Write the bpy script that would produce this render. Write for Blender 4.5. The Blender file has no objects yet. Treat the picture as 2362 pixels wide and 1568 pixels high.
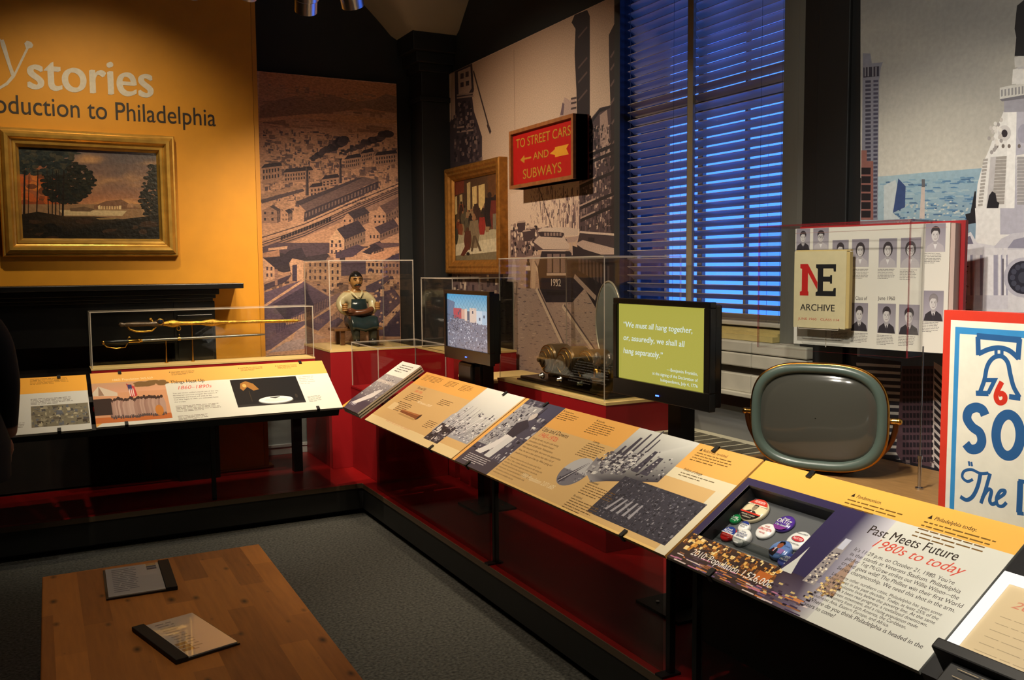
import bpy, bmesh, math, random
from mathutils import Vector as V, Matrix
import numpy as np
sc = bpy.context.scene
COL = sc.collection
# ------------------------------------------------------------------ camera
W, H, F = 2362, 1568, 2081.75
YAW, PIT, ROL, HC = math.radians(27.732), math.radians(4.689), math.radians(-0.468), 1.6
FW = V((math.sin(YAW)*math.cos(PIT), math.cos(YAW)*math.cos(PIT), -math.sin(PIT)))
_rt = V((math.cos(YAW), -math.sin(YAW), 0)); _up = _rt.cross(FW)
RT = _rt*math.cos(ROL)+_up*math.sin(ROL); UP = _up*math.cos(ROL)-_rt*math.sin(ROL)
CAM = V((0, 0, HC))
cd = bpy.data.cameras.new('camera'); cam = bpy.data.objects.new('camera', cd); COL.objects.link(cam)
cd.sensor_width = 36; cd.lens = 36*F/W; cd.clip_start = .05
cam.matrix_world = Matrix(((RT.x, UP.x, -FW.x, 0), (RT.y, UP.y, -FW.y, 0), (RT.z, UP.z, -FW.z, HC), (0, 0, 0, 1)))
sc.camera = cam
# ------------------------------------------------------------------ view, world
sc.view_settings.view_transform = 'Standard'; sc.view_settings.look = 'None'
sc.view_settings.gamma = 1; sc.view_settings.use_curve_mapping = False
sc.view_settings.exposure = 1.0
wd = bpy.data.worlds.new('twilight'); sc.world = wd; wd.use_nodes = True
wn = wd.node_tree.nodes; wl = wd.node_tree.links
wbg = wn['Background']; wbg.inputs[1].default_value = 2.2
_tc = wn.new('ShaderNodeTexCoord'); _sx = wn.new('ShaderNodeSeparateXYZ'); _rp = wn.new('ShaderNodeValToRGB')
wl.new(_tc.outputs['Generated'], _sx.inputs[0]); wl.new(_sx.outputs[2], _rp.inputs[0]); wl.new(_rp.outputs[0], wbg.inputs[0])
_rp.color_ramp.elements[0].position = 0.0; _rp.color_ramp.elements[0].color = (.040, .145, .80, 1)
_rp.color_ramp.elements[1].position = .5; _rp.color_ramp.elements[1].color = (.030, .120, .80, 1)
# ------------------------------------------------------------------ lights
def spot(loc, tgt, watt, deg, col=(1, .80, .56), blend=.6, r=.04):
    l = bpy.data.lights.new('track_or_fill_lamp', 'SPOT'); l.energy = watt; l.spot_size = math.radians(deg); l.spot_blend = blend
    l.color = col; l.shadow_soft_size = r
    o = bpy.data.objects.new('track_or_fill_lamp', l); COL.objects.link(o); o.location = loc
    o.rotation_euler = (V(tgt)-V(loc)).to_track_quat('-Z', 'Y').to_euler()
    return o
WARM = (1, .81, .52); NEUT = (1, .87, .70)
spot((.35, 5.0, 3.6), (.35, 6.3, 1.45), 54, 92, WARM, 1)           # landscape painting
spot((1.2, 4.6, 2.8), (1.2, 6.4, .95), 38, 80, WARM, 1)         # yellow wall, right part
spot((1.6, 4.7, 2.9), (1.95, 6.75, .85), 85, 78, (1, .80, .60), 1)  # factory mural, figure
spot((.9, 4.75, 3.3), (.9, 5.65, .85), 56, 50, NEUT, .8)               # left rail
spot((.35, 4.4, 3.3), (-.1, 5.7, .85), 20, 38, NEUT, .8)
spot((1.42, 4.5, 3.2), (1.85, 4.5, .85), 48, 52, (1, .80, .55), .8)     # rail: rise and fall
spot((1.45, 3.1, 3.2), (1.9, 3.1, .8), 62, 58, (1, .84, .62), .8)      # rail: ups and downs
spot((1.2, 1.75, 3.1), (1.95, 1.65, .8), 64, 56, (1, .88, .70), .8)   # rail: past meets future
spot((.62, 3.3, 3.2), (1.8, 3.3, .5), 22, 60, (1, .84, .62), .8)      # rail, from the aisle
spot((.62, 4.6, 3.2), (1.9, 5.2, .7), 20, 50, (1, .84, .62), .8)
spot((1.0, 4.9, 3.4), (2.9, 5.2, .75), 104, 104, (1, .80, .60), 1)      # street mural
spot((1.5, 3.2, 3.2), (2.6, 4.1, 1.1), 50, 44, WARM, .9)             # radio case
spot((1.0, 1.6, 3.1), (2.6, 2.1, 1.4), 72, 52, (1, .92, .80), .9)      # yearbook, television
spot((.7, .9, 3.0), (2.2, 1.3, 1.1), 50, 50, (1, .92, .80), .9)        # sign
spot((.5, 1.3, 3.0), (2.9, 1.9, 1.6), 52, 84, (1, .93, .80), 1)      # city mural
spot((0.3, 3.6, 3.6), (.9, 3.6, 0), 14, 95, NEUT, 1)               # room floor
spot((.3, 2.4, 3.5), (.4, 3.0, .4), 13, 64, (1, .70, .40), 1)       # table
spot((1.4, 4.9, 2.9), (2.5, 6.3, 4.2), 5, 90, (1, .82, .62), 1)      # unseen uplight added to brighten the vault
# ------------------------------------------------------------------ rays to planes of the place
def ray(x, y): return FW+RT*((x-W/2)/F)-UP*((y-H/2)/F)
def PX(x, y, X): d = ray(x, y); return CAM+d*(X/d.x)
def PY(x, y, Y): d = ray(x, y); return CAM+d*(Y/d.y)
def PZ(x, y, Z): d = ray(x, y); return CAM+d*((Z-HC)/d.z)
# ------------------------------------------------------------------ materials
def lin(c):
    f = lambda v: v/12.92 if v <= .04045 else ((v+.055)/1.055)**2.4
    return tuple(f(v/255) for v in c[:3])+(1,)
MATS = {}
def mat(name, col=(128, 128, 128), rough=.5, metal=0, emit=0, noise=0, scale=20, bump=0, attr=False, spec=.5, stretch=None, coat=0):
    if name in MATS: return MATS[name]
    m = bpy.data.materials.new(name); m.use_nodes = True; MATS[name] = m
    n = m.node_tree.nodes; l = m.node_tree.links; b = n['Principled BSDF']
    b.inputs['Roughness'].default_value = rough; b.inputs['Metallic'].default_value = metal
    b.inputs['Specular IOR Level'].default_value = spec; b.inputs['Coat Weight'].default_value = coat
    c = lin(col); out = None
    if attr:
        a = n.new('ShaderNodeAttribute'); a.attribute_name = 'Col'; out = a.outputs['Color']
    else:
        rgb = n.new('ShaderNodeRGB'); rgb.outputs[0].default_value = c; out = rgb.outputs[0]
    if noise or bump:
        t = n.new('ShaderNodeTexCoord'); mp = n.new('ShaderNodeMapping'); nz = n.new('ShaderNodeTexNoise')
        nz.inputs['Scale'].default_value = scale; nz.inputs['Detail'].default_value = 6
        if stretch: mp.inputs['Scale'].default_value = stretch
        l.new(t.outputs['Object'], mp.inputs[0]); l.new(mp.outputs[0], nz.inputs['Vector'])
        if noise:
            r = n.new('ShaderNodeMapRange'); r.inputs[1].default_value = .3; r.inputs[2].default_value = .7
            r.inputs[3].default_value = 1-noise; r.inputs[4].default_value = 1+noise*.4
            mx = n.new('ShaderNodeVectorMath'); mx.operation = 'SCALE'
            l.new(nz.outputs['Fac'], r.inputs[0]); l.new(out, mx.inputs[0]); l.new(r.outputs[0], mx.inputs['Scale']); out = mx.outputs[0]
        if bump:
            bp = n.new('ShaderNodeBump'); bp.inputs['Strength'].default_value = bump; bp.inputs['Distance'].default_value = .01
            l.new(nz.outputs['Fac'], bp.inputs['Height']); l.new(bp.outputs[0], b.inputs['Normal'])
    if emit:
        b.inputs['Base Color'].default_value = (.01, .01, .01, 1)
        l.new(out, b.inputs['Emission Color']); b.inputs['Emission Strength'].default_value = emit
    else: l.new(out, b.inputs['Base Color'])
    return m
def glass(name, tint=(1, 1, 1), refl=1.0, edge=None):
    m = bpy.data.materials.new(name); m.use_nodes = True; MATS[name] = m
    n = m.node_tree.nodes; l = m.node_tree.links; n.remove(n['Principled BSDF'])
    tr = n.new('ShaderNodeBsdfTransparent'); gl = n.new('ShaderNodeBsdfGlossy'); fr = n.new('ShaderNodeFresnel'); mx = n.new('ShaderNodeMixShader'); mu = n.new('ShaderNodeMath')
    mu.operation = 'MULTIPLY'; mu.inputs[1].default_value = refl; fr.inputs['IOR'].default_value = 1.45
    tr.inputs[0].default_value = (*tint, 1); gl.inputs['Roughness'].default_value = .015
    ge = n.new('ShaderNodeNewGeometry'); io = n.new('ShaderNodeMapRange'); io.inputs[3].default_value = 1.45; io.inputs[4].default_value = 1/1.45
    l.new(ge.outputs['Backfacing'], io.inputs[0]); l.new(io.outputs[0], fr.inputs['IOR'])
    l.new(fr.outputs[0], mu.inputs[0]); l.new(mu.outputs[0], mx.inputs[0]); l.new(tr.outputs[0], mx.inputs[1]); l.new(gl.outputs[0], mx.inputs[2])
    l.new(mx.outputs[0], n['Material Output'].inputs[0]); return m
def edge_mat(name, col, f):
    m = bpy.data.materials.new(name); m.use_nodes = True; MATS[name] = m
    n = m.node_tree.nodes; l = m.node_tree.links; n.remove(n['Principled BSDF'])
    tr = n.new('ShaderNodeBsdfTransparent'); d = n.new('ShaderNodeBsdfDiffuse'); mx = n.new('ShaderNodeMixShader')
    d.inputs[0].default_value = lin(col); mx.inputs[0].default_value = f
    l.new(tr.outputs[0], mx.inputs[1]); l.new(d.outputs[0], mx.inputs[2]); l.new(mx.outputs[0], n['Material Output'].inputs[0]); return m
ACR = glass('acrylic', (.97, .975, .97), .5); ACE = edge_mat('acrylic_edge', (215, 205, 190), .55)
ACT = edge_mat('red_acrylic_edge', (110, 30, 36), .55)
GLS = glass('window_glass', (.9, .93, .95), 1); TGL = glass('barrier_glass', (.72, .74, .73), .45)
PR = mat('print', rough=.55, attr=True, noise=.10, scale=60)
PRG = mat('print_glossy', rough=.38, attr=True, spec=.35)
ENG = mat('print_engraving', rough=.6, attr=True, noise=.38, scale=55, stretch=(1, 1, 2.2))
PHO = mat('print_old_photo', rough=.6, attr=True, noise=.22, scale=130)
OIL = mat('oil_paint', rough=.35, attr=True, noise=.25, scale=45, bump=.25)
SCR = mat('screen_image', rough=.2, attr=True, emit=.5)
PAINTED = mat('painted_wood', rough=.22, attr=True, noise=.2, scale=35)
BLK = mat('black_metal', (14, 14, 15), .45); BLKP = mat('black_plastic', (9, 9, 10), .28); BLKW = mat('black_wood', (12, 12, 13), .35, noise=.3)
CHAR = mat('charcoal_wall', (27, 29, 28), .75, noise=.15, scale=4); GRAYW = mat('gray_wall', (120, 122, 122), .7)
YEL = mat('yellow_wall', (216, 148, 26), .6, noise=.06, scale=8); YEL2 = mat('yellow_edge', (200, 135, 30), .6)
RED = mat('red_plinth', (150, 14, 22), .5, noise=.05, scale=6); REDD = mat('red_deck', (135, 10, 12), .35, noise=.15, scale=5)
TOPC = mat('plinth_top', (226, 196, 130), .5); EDGEW = mat('white_edge', (230, 215, 190), .5)
GOLD = mat('gilt_frame', (206, 160, 74), .36, .55, noise=.25, scale=14, bump=.08); GOLDM = mat('gold_metal', (232, 178, 78), .25, 1, noise=.35, scale=160, bump=.5)
BRASS = mat('brass', (225, 170, 80), .22, 1); STEEL = mat('steel', (190, 190, 192), .25, 1); CAN = mat('brushed_can', (205, 200, 195), .28, .9)
GOLD2 = mat('old_gilt_frame', (176, 120, 50), .42, .6, noise=.35, scale=30, bump=.2)
# ------------------------------------------------------------------ object helpers
def tag(o, label=None, cat=None, group=None, kind=None):
    if label: o['label'] = label
    if cat: o['category'] = cat
    if group: o['group'] = group
    if kind: o['kind'] = kind
    return o
def empty(name, loc=(0, 0, 0), label=None, cat=None, group=None, rz=0):
    o = bpy.data.objects.new(name, None); COL.objects.link(o); o.location = loc; o.rotation_euler = (0, 0, rz); o.empty_display_size = .1
    return tag(o, label, cat, group)
def adopt(o, parent):
    if parent:
        o.parent = parent
        if not parent.get('local'): o.matrix_parent_inverse = Matrix.LocRotScale(parent.location, parent.rotation_euler, None).inverted() if parent.parent is None else Matrix()
class MB:
    def __init__(s): s.v = []; s.f = []; s.m = []; s.c = []; s.sm = []
    def add(s, vs, fs, m=0, col=None, smooth=False):
        b = len(s.v); s.v += [tuple(x) for x in vs]
        for f in fs: s.f.append([b+i for i in f]); s.m.append(m); s.c.append(col); s.sm.append(smooth)
        return s
    def box(s, x0, x1, y0, y1, z0, z1, m=0, col=None, M=None):
        vs = [V((x, y, z)) for x in (x0, x1) for y in (y0, y1) for z in (z0, z1)]
        if M: vs = [M @ p for p in vs]
        return s.add(vs, [(0, 1, 3, 2), (4, 6, 7, 5), (0, 4, 5, 1), (2, 3, 7, 6), (0, 2, 6, 4), (1, 5, 7, 3)], m, col)
    def cyl(s, p0, p1, r0, r1=None, n=20, m=0, col=None, caps=True, smooth=True):
        p0, p1 = V(p0), V(p1); r1 = r0 if r1 is None else r1
        d = (p1-p0).normalized(); a = d.orthogonal().normalized(); b = d.cross(a)
        vs = []
        for p, r in ((p0, r0), (p1, r1)):
            vs += [p+(a*math.cos(2*math.pi*i/n)+b*math.sin(2*math.pi*i/n))*r for i in range(n)]
        s.add(vs, [(i, (i+1) % n, n+(i+1) % n, n+i) for i in range(n)], m, col, smooth)
        if caps: s.add(vs[:n], [tuple(range(n))[::-1]], m, col); s.add(vs[n:], [tuple(range(n))], m, col)
        return s
    def lathe(s, o, axis, prof, n=28, m=0, col=None, crisp=False):
        if crisp:
            for p0, p1 in zip(prof[:-1], prof[1:]): s.lathe(o, axis, [p0, p1], n, m, col)
            return s
        o, d = V(o), V(axis).normalized(); a = d.orthogonal().normalized(); b = d.cross(a); vs = []
        for r, h in prof: vs += [o+d*h+(a*math.cos(2*math.pi*i/n)+b*math.sin(2*math.pi*i/n))*max(r, 1e-5) for i in range(n)]
        s.add(vs, [(k*n+i, k*n+(i+1) % n, (k+1)*n+(i+1) % n, (k+1)*n+i) for k in range(len(prof)-1) for i in range(n)], m, col, True)
        return s
    def tube(s, pts, r, n=10, m=0, col=None, closed=False):
        pts = [V(p) for p in pts]; N = len(pts); vs = []; ref = None
        rs = r if isinstance(r, (list, tuple)) else [r]*N
        for i, p in enumerate(pts):
            d = ((pts[(i+1) % N]-pts[i-1]) if closed else (pts[min(i+1, N-1)]-pts[max(i-1, 0)])).normalized()
            ref = d.orthogonal().normalized() if ref is None else (ref-d*ref.dot(d)).normalized()
            b = d.cross(ref)
            vs += [p+(ref*math.cos(2*math.pi*k/n)+b*math.sin(2*math.pi*k/n))*rs[i] for k in range(n)]
        fs = [(i*n+k, i*n+(k+1) % n, ((i+1) % N)*n+(k+1) % n, ((i+1) % N)*n+k) for i in range(N if closed else N-1) for k in range(n)]
        s.add(vs, fs, m, col, True)
        if not closed: s.add(vs[:n], [tuple(range(n))[::-1]], m, col); s.add(vs[-n:], [tuple(range(n))], m, col)
        return s
    def prism(s, o, u, v, pts, t, m=0, col=None):
        o, u, v = V(o), V(u), V(v); n = u.cross(v).normalized(); k = len(pts)
        a = [o+u*p[0]+v*p[1] for p in pts]; b = [p+n*t for p in a]
        s.add(a+b, [tuple(range(k))[::-1], tuple(range(k, 2*k))]+[(i, (i+1) % k, k+(i+1) % k, k+i) for i in range(k)], m, col)
        return s
    def ball(s, c, r, n=14, m=0, col=None, sz=(1, 1, 1)):
        c = V(c); vs = []; k = n//2
        for j in range(k+1):
            t = math.pi*j/k
            vs += [c+V((math.sin(t)*math.cos(2*math.pi*i/n)*r*sz[0], math.sin(t)*math.sin(2*math.pi*i/n)*r*sz[1], math.cos(t)*r*sz[2])) for i in range(n)]
        s.add(vs, [(j*n+i, (j+1)*n+i, (j+1)*n+(i+1) % n, j*n+(i+1) % n) for j in range(k) for i in range(n)], m, col, True); return s
    def build(s, name, mats, parent=None, label=None, cat=None, group=None, kind=None, bevel=0):
        me = bpy.data.meshes.new(name); me.from_pydata(s.v, [], s.f)
        mats = mats if isinstance(mats, (list, tuple)) else [mats]
        for q in mats: me.materials.append(q)
        me.polygons.foreach_set('material_index', s.m); me.polygons.foreach_set('use_smooth', s.sm)
        if any(c is not None for c in s.c):
            ca = me.color_attributes.new('Col', 'FLOAT_COLOR', 'CORNER'); arr = np.ones((len(me.loops), 4), dtype=np.float32)
            for p, c in zip(me.polygons, s.c):
                if c is None: c = (128, 128, 128)
                if isinstance(c[0], (tuple, list)):
                    for k, cc in enumerate(c): arr[p.loop_start+k] = lin(cc)
                else: arr[p.loop_start:p.loop_start+p.loop_total] = lin(c)
            ca.data.foreach_set('color', arr.ravel())
        me.update(); o = bpy.data.objects.new(name, me); COL.objects.link(o)
        adopt(o, parent)
        if bevel:
            bv = o.modifiers.new('bevel', 'BEVEL'); bv.width = bevel; bv.segments = 2; bv.limit_method = 'ANGLE'
        return tag(o, label, cat, group, kind)
# ------------------------------------------------------------------ lettering and print
_tc = {}
def glyphs(s, bold=0, shear=0, res=3):
    k = (s, res, shear)
    if k in _tc: return _tc[k]
    cu = bpy.data.curves.new('t', 'FONT'); cu.body = s; cu.size = 1; cu.shear = shear; cu.resolution_u = res
    o = bpy.data.objects.new('t', cu); COL.objects.link(o)
    dg = bpy.context.evaluated_depsgraph_get(); me = o.evaluated_get(dg).to_mesh()
    vs = [(v.co.x, v.co.y) for v in me.vertices]; fs = [list(p.vertices) for p in me.polygons]
    o.evaluated_get(dg).to_mesh_clear(); bpy.data.objects.remove(o); bpy.data.curves.remove(cu)
    _tc[k] = (vs, fs); return _tc[k]
CAPH = max(y for x, y in glyphs('H')[0])
class Art(MB):
    """flat print on a plane: origin o, right u, up v; polygons are layered a hair above each other"""
    def __init__(s, o, u, v, step=1.2e-5):
        super().__init__(); s.o = V(o); s.u = V(u).normalized(); s.w = V(v).normalized(); s.n = s.u.cross(s.w).normalized(); s.d = 2e-4; s.step = step; s.bb = np.zeros((256, 4)); s.ly = np.zeros(256); s.nb = 0; s.clip = None
    def p(s, x, y):
        d = ray(x, y); q = CAM+d*((s.o-CAM).dot(s.n)/d.dot(s.n))-s.o
        return (q.dot(s.u), q.dot(s.w))
    def at(s, u, v, d=0): return s.o+s.u*u+s.w*v+s.n*d
    def layer(s, x0, y0, x1, y1):
        n = s.nb; B = s.bb[:n]
        hit = (B[:, 0] < x1) & (B[:, 2] > x0) & (B[:, 1] < y1) & (B[:, 3] > y0)
        l = 1+(s.ly[:n][hit].max() if hit.any() else 0)
        if n == len(s.ly): s.bb = np.vstack([s.bb, np.zeros((n, 4))]); s.ly = np.append(s.ly, np.zeros(n))
        s.bb[n] = (x0, y0, x1, y1); s.ly[n] = l; s.nb += 1
        return s.d+l*s.step
    def uv(s, pts, col, m=0):
        if s.clip: c_ = s.clip; pts = [(min(max(a, c_[0]), c_[2]), min(max(b, c_[1]), c_[3])) for a, b in pts]
        xs_, ys_ = [q[0] for q in pts], [q[1] for q in pts]; d = s.layer(min(xs_), min(ys_), max(xs_), max(ys_))
        s.add([s.at(a, b, d) for a, b in pts], [tuple(range(len(pts)))], m, col)
    def px(s, pts, col, m=0): s.uv([s.p(*q) for q in pts], col, m)
    def rect(s, u0, v0, u1, v1, col, m=0): s.uv([(u0, v0), (u1, v0), (u1, v1), (u0, v1)], col, m)
    def disc(s, x, y, rx, ry, col, n=20, m=0, px=True, rot=0):
        c, q = math.cos(rot), math.sin(rot)
        pts = [(x+rx*math.cos(a)*c-ry*math.sin(a)*q, y+rx*math.cos(a)*q+ry*math.sin(a)*c) for a in [2*math.pi*i/n for i in range(n)]]
        (s.px if px else s.uv)(pts, col, m)
    def grad(s, q, nx, ny, fn):
        """grid over pixel quad q (TL,TR,BR,BL) coloured by fn(s, t)"""
        P_ = [[s.p(*lerpq(q, i/nx, j/ny)) for i in range(nx+1)] for j in range(ny+1)]; al = [x for r_ in P_ for x in r_]
        d = s.layer(min(x[0] for x in al), min(x[1] for x in al), max(x[0] for x in al), max(x[1] for x in al))
        C_ = [[fn(i/nx, j/ny) for i in range(nx+1)] for j in range(ny+1)]
        for j in range(ny):
            for i in range(nx): s.add([s.at(*P_[b][a], d) for b, a in ((j+1, i), (j+1, i+1), (j, i+1), (j, i))], [(0, 1, 2, 3)], 0, [C_[b][a] for b, a in ((j+1, i), (j+1, i+1), (j, i+1), (j, i))])
    def line(s, pts, w, col, px=True, m=0):
        q = [s.p(*a) for a in pts] if px else list(pts); N = len(q)
        if N < 2: return
        closed = N > 3 and math.dist(q[0], q[-1]) < w*.6
        nrm = []
        for a, b in zip(q[:-1], q[1:]): L = math.dist(a, b) or 1; nrm.append((-(b[1]-a[1])/L, (b[0]-a[0])/L))
        lo, hi = [], []
        for i, a in enumerate(q):
            n0, n1 = nrm[max(i-1, 0)], nrm[min(i, N-2)]
            if closed and i in (0, N-1): n0, n1 = nrm[-1], nrm[0]
            mx, my = n0[0]+n1[0], n0[1]+n1[1]; L = math.hypot(mx, my) or 1; mx, my = mx/L, my/L; f = w/2/max(.45, mx*n1[0]+my*n1[1])
            lo.append((a[0]-mx*f, a[1]-my*f)); hi.append((a[0]+mx*f, a[1]+my*f))
        al = lo+hi; d = s.layer(min(x[0] for x in al), min(x[1] for x in al), max(x[0] for x in al), max(x[1] for x in al))
        s.add([s.at(x, y, d+(6e-5*(i % N)/N if N > 12 else 0)) for i, (x, y) in enumerate(al)], [(i, i+1, N+i+1, N+i) for i in range(N-1)], m, col)
    def board(s, u0, v0, u1, v1, t, col, m=0):
        a = [s.at(u, v, 0) for u, v in ((u0, v0), (u1, v0), (u1, v1), (u0, v1))]; b = [q-s.n*t for q in a]
        s.add(a+b, [(0, 1, 2, 3), (7, 6, 5, 4)]+[(i, 4+i, 4+(i+1) % 4, (i+1) % 4) for i in range(4)], m, col)
    def text(s, t, u0, v0, wid, hgt, col, bold=0, shear=0, m=0, lift=0):
        vs, fs = glyphs(t, 0, shear, 9 if hgt > .04 else 3)
        nv_ = len(vs)
        if bold > 0:
            n_ = len(vs); sh_ = [bold*k_ for k_ in ((-1, 1) if bold < .011 else (-1, -.33, .33, 1))]; vs, fs = [(a+q_, b+(q_*.4 if bold > .011 else 0)) for q_ in sh_ for a, b in vs], [[i+n_*k_ for i in f] for k_ in range(len(sh_)) for f in fs]
        x0 = min(a for a, b in vs); x1 = max(a for a, b in vs); k = wid/(x1-x0) if wid else hgt/CAPH; h = hgt/CAPH
        d = s.layer(u0, v0+min(b for a, b in vs)*h, u0+(x1-x0)*k, v0+max(b for a, b in vs)*h)+lift; s.ly[s.nb-1] += len(vs)//nv_-1; s.add([s.at(u0+(a-x0)*k, v0+b*h, d+(i//nv_)*s.step) for i, (a, b) in enumerate(vs)], fs, m, col)
    def tpx(s, t, p0, p1, hgt, col, bold=0, shear=0, m=0):
        a, b = s.p(*p0), s.p(*p1); s.text(t, a[0], (a[1]+b[1])/2, b[0]-a[0], hgt, col, bold, shear, m)
    def block(s, u, v, wid, n, lh, col, rnd, th=.32, last=.6):
        for i in range(n):
            x = u; L = wid*(1-.12*rnd.random()) if i < n-1 else wid*last
            while x < u+L-.003:
                w = min((.6+2.4*rnd.random())*lh, u+L-x); s.rect(x, v-i*lh-lh*th, x+w, v-i*lh, col); x += w+lh*.32
    def bpx(s, p0, p1, n, lh, col, rnd, **k):
        a, b = s.p(*p0), s.p(*p1); s.block(a[0], a[1], b[0]-a[0], n, lh, col, rnd, **k)
def mix(a, b, t): return tuple(a[i]*(1-t)+b[i]*t for i in range(3))
def fbm(x, y, seed=0, o=4):
    from mathutils import noise as nz
    return sum(nz.noise(V((x*2**i+seed*7.3, y*2**i, seed+i*3.1)))/2**i for i in range(o))
def crop(ox, oy, k): return lambda *pts: [(ox+x/k, oy+y/k) for x, y in pts]
def lerpq(q, s, t):
    a = [q[0][i]*(1-s)+q[1][i]*s for i in (0, 1)]; b = [q[3][i]*(1-s)+q[2][i]*s for i in (0, 1)]
    return tuple(a[i]*(1-t)+b[i]*t for i in (0, 1))
def clutter(A, q, n, cols, rnd, smin=.02, smax=.12, t0=0, t1=1, asp=1.0, vert=False):
    """patches of tone filling the pixel quad q (TL,TR,BR,BL)"""
    for i in range(n):
        w = smin+(smax-smin)*rnd.random()**2; h = (smin+(smax-smin)*rnd.random()**2)*asp
        s = rnd.random()*(1-w); t = t0+rnd.random()*max(t1-t0-h, .001); c = rnd.choice(cols); j = lambda: (rnd.random()-.5)*.35*min(w, h)
        cl = lambda z: min(1, max(0, z))
        A.px([lerpq(q, cl(s+j()), cl(t+j())), lerpq(q, cl(s+w+j()), cl(t+j())), lerpq(q, cl(s+w+j()), cl(t+h+j())), lerpq(q, cl(s+j()), cl(t+h+j()))], mix(c, rnd.choice(cols), .25*rnd.random()))
YU, YV = (1, 0, 0), (0, 0, 1)          # right, up on walls that face the room's front
XU, XV = (0, -1, 0), (0, 0, 1)         # right, up on the window wall
# =================================================================== the setting
XR, YB, ZP = 2.92, 6.77, .20           # window wall, back wall, platform height
R = random.Random(7)
carpet = mat('carpet', (72, 72, 66), .95, noise=.8, scale=75, bump=.8)
MB().box(-4, XR+.3, -3, YB+.2, -.1, 0).build('floor', carpet, kind='structure')
MB().box(-4, XR, YB, YB+.2, 0, 4.9).box(-4, XR, YB-.003, YB, .0, 1.0, m=1).build('wall_back', [CHAR, GRAYW], kind='structure')
WY0, WY1, WZ0, WZ1 = PX(1813, 300, XR).y, PX(1440, 300, XR).y, 1.30, 4.2
w = MB()
w.box(XR, XR+.3, WY1, YB+.2, 0, 4.9).box(XR, XR+.3, -3, WY0, 0, 4.9).box(XR, XR+.3, WY0, WY1, WZ1, 4.9).box(XR, XR+.3, WY0, WY1, .0, WZ0-.02)
w.box(XR-.004, XR, WY0-.25, WY1+.1, 0, 1.0, m=1)
w.build('wall_right', [CHAR, GRAYW], kind='structure')
MB().box(-4.2, -4, -3, YB+.2, 0, 4.9).build('wall_left', CHAR, kind='structure')
MB().box(-4, XR+.3, -3.2, -3, 0, 4.9).build('wall_front', CHAR, kind='structure')
# groin vault
vm = MB(); a_, s0 = 2.4, math.radians(48); Rr = a_/math.sin(s0); zs = 3.34
def arch(t):
    d = abs(((t+a_+.36) % (2*a_+.72))-a_-.36)
    if d >= a_: return zs
    return zs+math.sqrt(max(Rr*Rr-d*d, 0))-Rr*math.cos(s0)
xs = [XR-.08*i for i in range(88)]; ys = [YB-.08*i for i in range(124)]
for x in xs:
    for y in ys: vm.v.append((x, y, max(arch(x-(XR-.36-a_)), arch(y-(YB-.36-a_)))))
ny = len(ys)
vm.f = [[i*ny+j, i*ny+j+1, (i+1)*ny+j+1, (i+1)*ny+j] for i in range(len(xs)-1) for j in range(ny-1)]
vm.m = [0]*len(vm.f); vm.c = [None]*len(vm.f); vm.sm = [True]*len(vm.f)
vm.build('ceiling', mat('vault_plaster', (150, 135, 112), .8, noise=.1, scale=3), kind='structure')
bb = MB(); bb.box(-4, XR, YB-.02, YB, ZP, ZP+.05).box(-4, XR, YB-.028, YB, ZP+.055, ZP+.075); bb.build('baseboard_back', mat('white_trim', (205, 208, 208), .4), kind='structure')
# corner pillar
pl = MB(); px0, py0 = 2.668, 6.525
pl.box(px0, XR, py0, YB, 0, 3.35)
for z0, z1, e in ((2.86, 2.90, .02), (3.08, 3.14, .03), (3.14, 3.22, .06), (3.22, 3.36, .10)): pl.box(px0-e, XR, py0-e, YB, z0, z1)
pl.build('trim_1', mat('pillar_paint', (25, 27, 27), .6), kind='structure', bevel=.006)
# casing, pilaster right of the window
GRC = mat('gray_casing', (112, 112, 104), .42, noise=.12, scale=12, stretch=(1, 1, .1))
yc0, yc1 = WY0, PX(1876, 300, XR).y
cs = MB().box(XR-.02, XR+.01, yc1+.03, yc0, .9, 4.3).box(XR-.045, XR, yc1, yc1+.045, .9, 4.3).box(XR-.03, XR, yc1+.05, yc1+.06, .9, 4.3)
cs.build('trim_2', GRC, kind='structure', bevel=.004)
yp1 = PX(1990, 300, XR-.06).y
MB().box(XR-.06, XR, yp1, yc1-.002, 0, 4.3).box(XR-.075, XR-.06, yp1+.06, yc1-.09, .3, 4.2).build('trim_3', mat('pilaster_paint', (22, 22, 22), .6), kind='structure', bevel=.004)
MB().box(XR-.03, XR, WY1, WY1+.055, .9, 4.3).build('trim_4', mat('dark_casing', (38, 42, 44), .6), kind='structure')
# window
win = empty('window_1', (XR, (WY0+WY1)/2, WZ0)); tag(win, kind='structure')
FRM = mat('window_paint', (150, 138, 112), .5)
ym = (PX(1600, 300, XR+.05).y+PX(1618, 300, XR+.05).y)/2
fr = MB()
for y0, y1 in ((WY0, WY0+.03), (WY1-.03, WY1), (ym-.02, ym+.02)): fr.box(XR+.070, XR+.092, y0, y1, WZ0, WZ1)
fr.box(XR+.070, XR+.092, WY0, WY1, WZ0, WZ0+.06).box(XR+.070, XR+.092, WY0, WY1, WZ1-.06, WZ1).box(XR+.070, XR+.092, WY0, WY1, 2.36, 2.43)
for y in ((WY0+ym)/2, (WY1+ym)/2): fr.box(XR+.072, XR+.09, y-.009, y+.009, WZ0, WZ1)
fr.build('window_frame', FRM, win)
MB().box(XR+.080, XR+.084, WY0, WY1, WZ0, WZ1).build('window_glass', GLS, win)
MB().box(XR+.002, XR+.016, ym-.021, ym+.021, WZ0, WZ1).build('mullion', FRM, win)
st = MB()
sz = 1.272
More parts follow.
